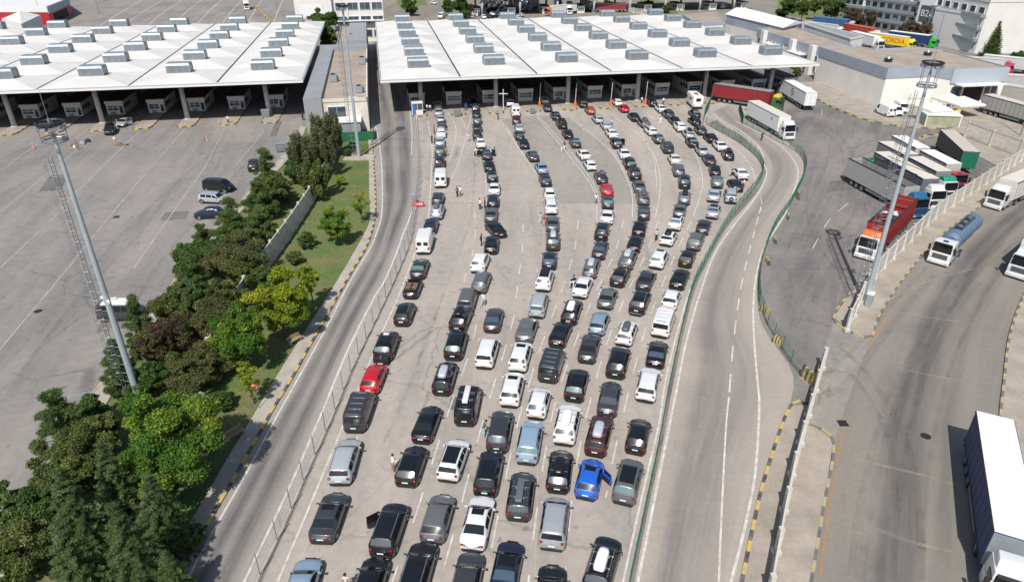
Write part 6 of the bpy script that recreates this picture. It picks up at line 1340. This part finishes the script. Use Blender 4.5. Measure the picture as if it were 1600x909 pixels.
# red plastic barrier with white blocks and the small grey box behind it
r = thing('plastic_barrier', 'red plastic barrier with white blocks at the foot of the pale mesh fence', 'barrier', G(653.5, 323, .02), .05); r.scale = (.7, .8, .8); q = MB(); q.box((0, 0, .55), (2.6, .4, .8), mat('barrier_red', (.55, .03, .06), .5), top=(1, .6)); q.build('body', r)
for x in (-.1, .35, .8): q = MB(); q.box((x, -.2, .6), (.34, .1, .35), WHITEM); q.build('white_block', r)
r = thing('meter_box', 'small pale grey box on the fence above the red plastic barrier', 'box', G(647, 318, .1), .05); q = MB(); q.box((0, 0, .7), (.6, .4, 1.3), GALVL); q.build('cabinet', r); q = MB(); q.box((0, 0, 1.4), (.7, .5, .1), BLUEM); q.build('lid', r)
# round prohibition sign and the smaller one further up
def sign(l, px, py, h=2.3):
    r = thing('road_sign', l, 'road sign', G(px, py, .13), -.1, 'round signs along the left road'); q = MB(); q.tube((0, 0, 0), (0, 0, h), .035, GALV, 8); q.build('post', r)
    q = MB(); q.tube((0, -.05, h), (0, -.08, h), .38, mat('sign_red', (.6, .04, .03), .5), 28); b = q.build('sign_plate', r); q = MB(); q.tube((0, -.078, h), (0, -.09, h), .29, WHITEM, 28); q.build('white_disc', b)
    q = MB(); q.box((-.05, -.1, h+.0), (.10, .012, .26), TRIM); q.box((.07, -.1, h-.02), (.09, .012, .2), TRIM); q.build('symbol', b)
    q = MB(); s_ = .27; q.face([(-s_-.02, -.112, h-s_+.02), (-s_+.04, -.112, h-s_-.04), (s_+.02, -.112, h+s_-.02), (s_-.04, -.112, h+s_+.04)], MATS['sign_red']); q.build('bar', b)
sign('round red and white prohibition sign on the pavement beside the yellow sapling', 405, 637)
# bench on the pavement under the trees
def bench(l, px, py, rz):
    r = thing('park_bench', l, 'bench', G(px, py, .13), rz, 'benches on the left pavement'); wd = mat('bench_wood', (.30, .22, .15), .8)
    q = MB(); 
    for k in range(3): q.box((0, -.15+k*.16, .44), (1.6, .13, .05), wd)
    q.build('seat', r); q = MB()
    for k in range(2): q.box((0, .28, .62+k*.18), (1.6, .04, .13), wd)
    q.build('backrest', r)
    for s in (-1, 1): q = MB(); q.box((s*.65, .05, .22), (.08, .5, .44), GALVL); q.build('leg', r)
bench('pale bench on the pavement under the yellow green trees', 462, 535, .95); bench('bench in the shade of the big green tree on the left pavement', 369, 683, .95)
# kiosk under the big tree, substation panel
r = thing('blue_kiosk', 'pale roofed kiosk with a blue front half hidden behind the big green tree', 'kiosk', G(313, 656, .02), .95); r.scale = (.6, .6, .75); q = MB(); q.box((0, 0, 1.3), (3.0, 2.3, 2.6), mat('kiosk_blue', (.05, .16, .42), .6)); q.build('wall', r); q = MB(); q.box((0, 0, 2.72), (3.5, 2.8, .22), GALVL); q.build('roof', r); q = MB(); q.box((1.52, 0, 1.5), (.05, 1.6, 1.0), WINB); q.build('window', r)
# green screen round the foot of the centre mast
r = thing('green_screen_fence', 'dark green fabric screen in front of the centre building porch', 'fence', G(555, 221), -A1)
q = MB(); q.box((0, 0, .95), (7.2, .08, 1.8), mat('green_fabric', (.012, .12, .05), .9, var=.2, scale=2)); q.build('fabric', r); q = MB(); q.box((3.6, 3, .95), (.08, 6, 1.8), MATS['green_fabric']); q.build('fabric', r)
for x in (-3.6, -1.2, 1.2, 3.6): q = MB(); q.tube((x, 0, 0), (x, 0, 2.0), .05, GREENF, 6); q.build('post', r)
# yellow gate arm in the far lot
r = thing('yellow_rail', 'long yellow and black rail on the far ground behind the left canopy', 'barrier', (0, 0, 0)); pts, T = resample(PX('398,12 405,18 414,28 422,36'), step=3); q = MB()
for i, (a, b) in enumerate(zip(pts, pts[1:])): c = (a+b)/2; q.box((c.x, c.y, .5), ((b-a).length, .5, 1.0), MARKY if i % 3 else MARKK, rz=math.atan2((b-a).y, (b-a).x))
q.build('rail', r)
# camera box on the concrete fence by the right mast
r = thing('electric_cabinet', 'pale grey cabinet on the pavement beside the right mast', 'cabinet', G(1356, 478, .13), .9); q = MB(); q.box((0, 0, .8), (.9, .6, 1.6), GALVL); q.build('body', r); q = MB(); q.box((0, 0, 1.64), (1.0, .7, .08), WHITEM); q.build('lid', r)
# ================================================================ TREES
def leaf_mat(name, c1, c2, c3=None):
    m = bpy.data.materials.new(name); m.use_nodes = True; t = m.node_tree; b = t.nodes['Principled BSDF']; b.inputs['Roughness'].default_value = .55; b.inputs['Specular IOR Level'].default_value = .35
    a = t.nodes.new('ShaderNodeAttribute'); a.attribute_name = 'leaf_kind'; r = t.nodes.new('ShaderNodeValToRGB'); e = r.color_ramp.elements; e[0].color = (*c1, 1); e[1].color = (*(c3 or c2), 1); e[0].position = .05; e[1].position = .86
    if c3: q = r.color_ramp.elements.new(.55); q.color = (*c2, 1)
    t.links.new(a.outputs['Fac'], r.inputs[0]); t.links.new(r.outputs[0], b.inputs['Base Color'])
    tr = t.nodes.new('ShaderNodeBsdfTranslucent'); t.links.new(r.outputs[0], tr.inputs['Color']); mx = t.nodes.new('ShaderNodeMixShader'); mx.inputs[0].default_value = .40
    t.links.new(b.outputs[0], mx.inputs[1]); t.links.new(tr.outputs[0], mx.inputs[2]); t.links.new(mx.outputs[0], t.nodes['Material Output'].inputs['Surface']); return m
LM = dict(pine=leaf_mat('pine_needles', (.050, .092, .022), (.095, .155, .038), (.19, .235, .075)), spruce=leaf_mat('spruce_needles', (.055, .098, .030), (.105, .16, .052), (.21, .26, .10)),
          green=leaf_mat('fresh_leaves', (.045, .120, .014), (.08, .185, .020), (.30, .33, .03)), yellow=leaf_mat('yellowing_leaves', (.08, .17, .014), (.20, .28, .02), (.52, .48, .03)),
          olive=leaf_mat('olive_leaves', (.06, .090, .022), (.115, .15, .036), (.21, .225, .07)), brown=leaf_mat('russet_leaves', (.065, .09, .026), (.115, .135, .04), (.21, .185, .075)),
          plum=leaf_mat('plum_leaves', (.07, .055, .036), (.12, .085, .055), (.19, .15, .085)), willow=leaf_mat('grey_green_leaves', (.065, .08, .028), (.12, .135, .055), (.22, .215, .11)), mid=leaf_mat('plain_green_leaves', (.035, .08, .016), (.065, .125, .026), (.12, .18, .045)))
BARK = mat('bark', (.12, .095, .07), .95, var=.4, scale=4)
def leaves(name, centers, radii, n_per, size, m, flat=.0, thin=1.0, parent=None, blade=1.6):
    """many leaf sized faces spread through clumps"""
    N_ = int(sum(n_per)); C = np.repeat(np.array(centers), n_per, axis=0); R_ = np.repeat(np.array(radii), n_per, axis=0)
    d = rng.normal(size=(N_, 3)); d /= np.linalg.norm(d, axis=1)[:, None]; rad = rng.random(N_)**(1/2.2); P = C+d*rad[:, None]*R_*rng.uniform(.75, 1.15, (N_, 1))
    u = rng.normal(size=(N_, 3)); u += d*.8+np.array([-.1, -.25, .75]); u /= np.linalg.norm(u, axis=1)[:, None]; a = rng.normal(size=(N_, 3)); v = np.cross(u, a); v /= np.linalg.norm(v, axis=1)[:, None]; w_ = np.cross(u, v)
    s = size*rng.uniform(.6, 1.35, (N_, 1)); v = v*s*blade/1.6; w_ = w_*s*thin*.55
    V = np.stack([P-v, P-w_*.9+v*.1, P+v, P+w_*.9+v*.1], 1).reshape(-1, 3)
    me = bpy.data.meshes.new(name); me.vertices.add(N_*4); me.vertices.foreach_set('co', V.ravel()); me.loops.add(N_*4); me.loops.foreach_set('vertex_index', np.arange(N_*4)); me.polygons.add(N_); me.polygons.foreach_set('loop_start', np.arange(0, N_*4, 4)); me.polygons.foreach_set('loop_total', np.full(N_, 4))
    me.update(); at_ = me.attributes.new('leaf_kind', 'FLOAT', 'POINT'); ck = np.repeat(rng.random(len(n_per)), n_per); k = np.clip(ck*.42+rng.random(N_)*.62-.04, 0, 1); at_.data.foreach_set('value', np.repeat(k, 4)); me.materials.append(m); me.validate(); me.update()
    return me
def tree(label, px, py, rpx, hc, kind, shape='round', name='broadleaf_tree', group='trees on the left bank', n=9000, size=.17, trunk=True, asp=1.0, ring_=None, cat='tree', dense=1.0, ground=.02):
    """px,py = middle of the crown in the survey photo at height hc; rpx crown radius in pixels"""
    p = G(px, py, hc); q = G(px+rpx, py, hc); R_ = (q-p).length; n = int(n*3.1*dense); size *= .74; h = hc*1.0; r = thing(name, label, cat, (p.x, p.y, ground), random.random()*6, group); cz = hc; cs, rs = [], []
    if shape == 'round':
        hr = min(hc*.80, R_*asp)
        for k in range(int(64*dense)):
            d = Vector((random.gauss(0, 1), random.gauss(0, 1), random.gauss(0, 1))).normalized(); f = random.uniform(.35, .98)
            cs.append((d.x*R_*f, d.y*R_*f, cz+d.z*hr*f)); c = R_*random.uniform(.12, .30); rs.append((c, c, c*random.uniform(.5, .9)))
    elif shape == 'pine':
        top = hc*1.55; nl = 7
        for l in range(nl):
            f = l/(nl-1); z = .9+(top-.9)*f; rr = R_*(1-f*.82)*(1 if f > .08 else .7); m_ = max(1, int(9*(1-f*.75)))
            for k in range(m_):
                a = 2*PI*k/m_+random.random(); e = rr*random.uniform(.55, .95); c = R_*random.uniform(.13, .25); cs.append((math.cos(a)*e, math.sin(a)*e, z+random.uniform(-.3, .3))); rs.append((c, c, c*.62))
                if random.random() < .6: cs.append((math.cos(a)*e*.5, math.sin(a)*e*.5, z+random.uniform(-.2, .3))); rs.append((c*1.1, c*1.1, c*.8))
    elif shape == 'spruce':
        top = hc*1.9; nl = 19
        for l in range(nl):
            f = l/(nl-1); z = .5+(top-.5)*f; rr = R_*(1-f)**.85+.12; m_ = max(1, int(15*(1-f)+1))
            for k in range(m_):
                a = 2*PI*k/m_+l*.7
                for e_, c_ in ((.35, .15), (.65, .11), (.88, .08), (1.06, .05)):
                    e = rr*e_*random.uniform(.85, 1.1); c = R_*c_; cs.append((math.cos(a)*e, math.sin(a)*e, z-.25*e)); rs.append((c*1.15, c*1.15, c*.42))
    elif shape == 'weep':
        for k in range(60):
            a = random.random()*2*PI; e = R_*random.uniform(.3, .95); z = cz+random.uniform(-.6, .7)*hc*.8; c = R_*.16; cs.append((math.cos(a)*e, math.sin(a)*e, z)); rs.append((c, c, c*2.6))
    V_ = np.array([a[0]*a[1]*a[2] for a in rs])**.75; npc = np.maximum(8, (n*V_/V_.sum()).astype(int)); lm = leaves('crown', cs, rs, npc, size, LM[kind], thin=.75 if shape in ('round', 'weep') else .32, blade=1.6 if shape == 'round' else 2.0)
    put('crown', lm, r)
    if trunk:
        m = MB(); tr = max(.07, R_*.045); zt = cz*(1.0 if shape in ('round', 'weep') else 1.45); m.tube((0, 0, 0), (.05*R_, 0, zt*.55), tr*1.3, BARK, 9, r2=tr*.9, caps=False); m.tube((.05*R_, 0, zt*.55), (0, 0, zt), tr*.9, BARK, 8, r2=tr*.3, caps=False)
        for k in range(min(26, len(cs))):
            c = Vector(cs[(k*len(cs))//min(26, len(cs))]); zb = min(c.z*.8, zt*.9) if shape != 'round' else zt*random.uniform(.4, .62); m.tube((0, 0, zb), c, tr*.38, BARK, 5, r2=tr*.1, caps=False)
        put('trunk', m.mesh('trunk', True), r)
    return r
T = tree
T('big fresh green tree with yellow tips nearest the camera on the left', 258, 682, 90, 4.9, 'green', asp=.95, n=27000, size=.17)
T('green tree with yellow patches, left one of the touching pair by the road', 378, 520, 48, 4.2, 'green', n=11000, size=.17); T('yellow green tree, right one of the touching pair by the road', 436, 470, 50, 4.3, 'yellow', n=12000, size=.17)
T('slim bright yellow young tree at the kerb behind the touching pair', 482, 432, 17, 4.0, 'yellow', n=2500, size=.15, asp=1.5); T('thin yellow sapling beside the round sign', 388, 590, 24, 2.9, 'yellow', n=1500, size=.14, asp=1.4, dense=.6)
T('round green tree standing alone on the lawn', 524, 346, 25, 3.4, 'green', n=5000, size=.17); T('thin yellow sapling at the pavement above the lone green tree', 562, 318, 17, 3.0, 'yellow', n=1300, size=.14, dense=.6, asp=1.2)
for l, x, y, rp, h, k, sh, n, sz in (
 ('dark pine standing out into the left car park with a wide crown', 92, 655, 58, 4.2, 'pine', 'pine', 13000, .20), ('dark pine at the car park edge left of the mast', 184, 565, 40, 3.6, 'pine', 'pine', 9000, .20),
 ('dark pine beside the white roofed van', 214, 500, 34, 4.0, 'pine', 'pine', 7000, .20), ('wide pine above the russet shrubs in the middle of the bank', 300, 430, 44, 4.0, 'pine', 'pine', 9000, .22),
 ('pine at the lot edge right of the three parked cars', 362, 338, 40, 3.6, 'pine', 'pine', 8500, .22), ('pine in front of the dark hatchback on the left bank', 318, 375, 30, 3.3, 'pine', 'pine', 6500, .22),
 ('pine behind the silver estate on the left bank', 404, 306, 34, 3.6, 'pine', 'pine', 7000, .24), ('tall pointed pine hiding the black SUV', 416, 262, 32, 4.5, 'pine', 'pine', 7000, .24),
 ('dark pine left of the grey bin', 460, 240, 22, 4.6, 'pine', 'pine', 4500, .25), ('bushy pine against the concrete fence', 408, 346, 34, 3.2, 'pine', 'pine', 7500, .24),
 ('pine filling the gap in the middle of the bank', 345, 470, 40, 3.0, 'olive', 'round', 8000, .2),
 ('tall spruce at the bottom edge of the photo', 205, 868, 62, 4.6, 'spruce', 'spruce', 22000, .15), ('pointed spruce second from the bottom', 120, 812, 56, 4.6, 'spruce', 'spruce', 20000, .15),
 ('spruce beside the shaded pavement', 248, 800, 52, 3.6, 'spruce', 'spruce', 17000, .15), ('bluish spruce at the bottom left', 118, 890, 60, 4.2, 'spruce', 'spruce', 20000, .15), ('spruce behind the big green tree', 180, 760, 46, 4.2, 'spruce', 'spruce', 15000, .15),
 ('spruce half cut by the bottom edge', 270, 905, 38, 2.6, 'spruce', 'spruce', 12000, .15)):
    T(l, x, y, rp, h, k, sh, name='pine_tree' if k != 'spruce' else 'spruce_tree', n=n, size=sz)
for l, x, y, rp, h, k, sh, n, sz in (
 ('olive green shrub at the bottom left corner', 30, 858, 55, 2.6, 'olive', 'round', 12000, .15), ('bright olive shrub at the lower left under the pine', 130, 715, 52, 2.6, 'olive', 'round', 12000, .15), ('dark shrub at the left edge', 12, 790, 36, 2.4, 'pine', 'round', 8000, .17),
 ('plum coloured shrub right of the mast', 262, 528, 44, 2.6, 'plum', 'round', 10000, .14), ('twiggy russet shrub below the plum shrub', 298, 578, 46, 2.4, 'brown', 'round', 10000, .13),
 ('olive brown shrub in the middle of the bank', 318, 510, 52, 2.8, 'brown', 'round', 11000, .14), ('large russet shrub behind the yellow trees', 372, 402, 52, 3.2, 'brown', 'round', 12000, .16),
 ('olive shrub between the pines and the mast', 275, 475, 40, 2.8, 'olive', 'round', 8500, .16), ('dark olive shrub in front of the fence gap', 398, 425, 34, 2.6, 'olive', 'round', 7000, .17),
 ('olive tree crown along the middle of the fence', 424, 300, 26, 3.2, 'olive', 'round', 7000, .2), ('dark shrub left of the fence gap', 330, 560, 36, 2.2, 'brown', 'round', 7000, .14),
 ('greenish shrub below the pine at the lot edge', 345, 400, 36, 2.6, 'mid', 'round', 7000, .18),
 ('dark shrub on the lawn left of the lone green tree', 478, 374, 15, 1.3, 'pine', 'round', 2500, .15), ('low dark shrub on the lawn beside the fence', 459, 402, 13, 1.1, 'pine', 'round', 2200, .15), ('dark shrub in the shade behind the yellow trees', 415, 445, 28, 2.0, 'mid', 'round', 5000, .16),
 ('low dark bush under the green and yellow pair', 345, 625, 22, 1.0, 'mid', 'round', 3500, .14), ('dark bush beside the left road at the bottom', 300, 838, 20, .9, 'spruce', 'round', 4000, .13)):
    T(l, x, y, rp, h, k, sh, name='shrub', n=n, size=sz, cat='shrub', group='shrubs on the left bank')
for l, x, y, rp, h in (('leafy green shrub between the mast and the plum shrub', 236, 590, 26, 2.2), ('leafy green bush between the pines in the middle of the bank', 296, 462, 30, 3.0), ('bright green bush right of the lower left pine', 140, 640, 26, 2.0)):
    T(l, x, y, rp, h, 'mid', name='shrub', n=6500, size=.18, cat='shrub', group='shrubs on the left bank')
for l, x, y, rp, h, k in (('olive shrub filling the bank between the two lower left pines', 92, 742, 46, 2.2, 'olive'), ('wide olive shrub along the lot edge at the lower left', 60, 800, 44, 2.2, 'mid'), ('mixed shrub right behind the lower left pine', 150, 670, 34, 2.4, 'olive'), ('dense green shrub between the spruces and the big green tree', 215, 735, 34, 2.2, 'mid'),
                          ('dark olive shrub below the three parked cars', 300, 405, 34, 2.8, 'mid'), ('bushy shrub between the russet shrub and the fence', 385, 378, 30, 2.4, 'olive'), ('brown olive shrub under the pines above the mast', 240, 540, 30, 2.2, 'brown'), ('olive shrub under the tall pointed pine', 432, 292, 26, 2.6, 'olive'), ('shrub under the weeping trees at the fence', 470, 262, 26, 2.6, 'mid')):
    T(l, x, y, rp, h, k, name='shrub', n=8500, size=.16 if y > 450 else .2, cat='shrub', group='shrubs on the left bank')
T('grey green weeping tree beside the fence top', 484, 238, 36, 4.6, 'willow', 'weep', n=9000, size=.22); T('twiggy weeping tree touching the centre building', 508, 208, 26, 4.6, 'willow', 'weep', n=5500, size=.24, name='broadleaf_tree'); T('dark weeping tree on the lawn side of the fence', 492, 280, 26, 3.2, 'olive', 'weep', n=5000, size=.22)
T('small yellowish bush on the lawn by the weeping trees', 532, 282, 9, .9, 'yellow', n=900, size=.18, name='shrub', cat='shrub')
T('small round bush beside the green fabric screen', 551, 226, 6, .8, 'mid', n=700, size=.2, name='shrub', cat='shrub'); T('small round bush in the lawn near the centre mast', 543, 240, 5, .7, 'mid', n=700, size=.2, name='shrub', cat='shrub')
# background trees
bgk = 'background trees'
T('big green tree between the left canopy and the white building', 509, 34, 22, 8, 'mid', n=11000, size=.55, group=bgk); T('smaller dark tree under the big green one behind the left canopy', 512, 60, 16, 4, 'pine', n=6000, size=.5, group=bgk)
for i, (x, y, rp, h, k, l) in enumerate(((640, 10, 14, 4, 'mid', 'green tree on the grass right of the white three storey building'), (700, 10, 10, 4, 'mid', 'green tree left of the slim lamp post behind the canopy'), (718, 8, 12, 5, 'mid', 'green tree at the left side of the far car park'), (734, 12, 6, 4, 'plum', 'small plum tree beside the far car park'), (725, 22, 9, 2, 'mid', 'low bush at the canopy edge by the far car park'),
        (1012, 6, 9, 2, 'mid', 'bush behind the far slatted fence, left one'), (1040, 14, 8, 2, 'olive', 'bush behind the far slatted fence, right one'), (1234, 8, 15, 6, 'mid', 'light green tree right of the far top canopy'), (1256, 12, 13, 6, 'olive', 'olive tree second to the right of the far top canopy'), (1275, 8, 10, 6, 'olive', 'small olive tree left of the big dark trees'),
        (1302, 8, 20, 8, 'pine', 'big dark conifer left of the tall office block'), (1335, 28, 15, 4, 'plum', 'dark plum tree in front of the far left office wing'), (1362, 27, 9, 6, 'plum', 'narrow plum tree in front of the office main wing'), (1424, 44, 13, 4.5, 'plum', 'plum tree left of the B2 sign'), (1444, 46, 11, 4.5, 'plum', 'plum tree under the B2 sign'), (1222, 20, 10, 2, 'mid', 'low green bush right of the far top canopy'),
        (1594, 88, 14, 1.5, 'mid', 'low hedge bush at the right edge by the blank office end'), (1246, 113, 7, 3, 'pine', 'small dark tree in front of the low annex'))):
    T(l, x, y, rp, h, k, n=3800, size=.55 if y < 60 else .35, group=bgk)
T('tall dark conifer in front of the blank office end', 1555, 62, 16, 5.5, 'pine', 'spruce', n=6000, size=.4, group=bgk, name='spruce_tree')
sheet('lawn', PX('622,9 668,9 660,-20 612,-20'), .02, M_GRASS); sheet('lawn', PX('1215,22 1330,40 1340,10 1215,-8'), .02, M_GRASS); sheet('lawn', PX('1470,86 1530,100 1520,92 1480,80'), .02, M_GRASS); sheet('lawn', PX('1000,16 1060,24 1060,8 1000,-4'), .02, M_GRASS)
# short grass blades standing up from the visible bank
a = resample(PX(LOT_IN), n=120)[0]; b = resample(PX(SW_IN), n=120)[0]; n_ = 60000
ii = rng.integers(0, 119, n_); f = rng.random(n_); g_ = rng.random(n_); A_ = np.array([(p.x, p.y) for p in a]); B_ = np.array([(p.x, p.y) for p in b]); Ai = A_[ii]+(A_[ii+1]-A_[ii])*g_[:, None]; Bi = B_[ii]+(B_[ii+1]-B_[ii])*g_[:, None]; P2 = Ai+(Bi-Ai)*f[:, None]
P3 = np.concatenate([P2, np.full((n_, 1), .02)], 1); an = rng.random(n_)*2*PI; hx = np.stack([np.cos(an), np.sin(an), np.zeros(n_)], 1)*.035; tip = np.concatenate([rng.normal(size=(n_, 2))*.05, rng.uniform(.05, .13, (n_, 1))], 1); V = np.stack([P3-hx, P3+hx, P3+tip], 1).reshape(-1, 3)
me = bpy.data.meshes.new('grass'); me.vertices.add(n_*3); me.vertices.foreach_set('co', V.ravel()); me.loops.add(n_*3); me.loops.foreach_set('vertex_index', np.arange(n_*3)); me.polygons.add(n_); me.polygons.foreach_set('loop_start', np.arange(0, n_*3, 3)); me.polygons.foreach_set('loop_total', np.full(n_, 3)); me.update()
me.materials.append(mat('grass_blades', (.05, .11, .02), .8, col2=(.13, .14, .04), scale=.2)); o = put('grass', me); o['kind'] = 'stuff'; o['label'] = 'short uneven grass on the left bank between pavement and fence'; o['category'] = 'grass'
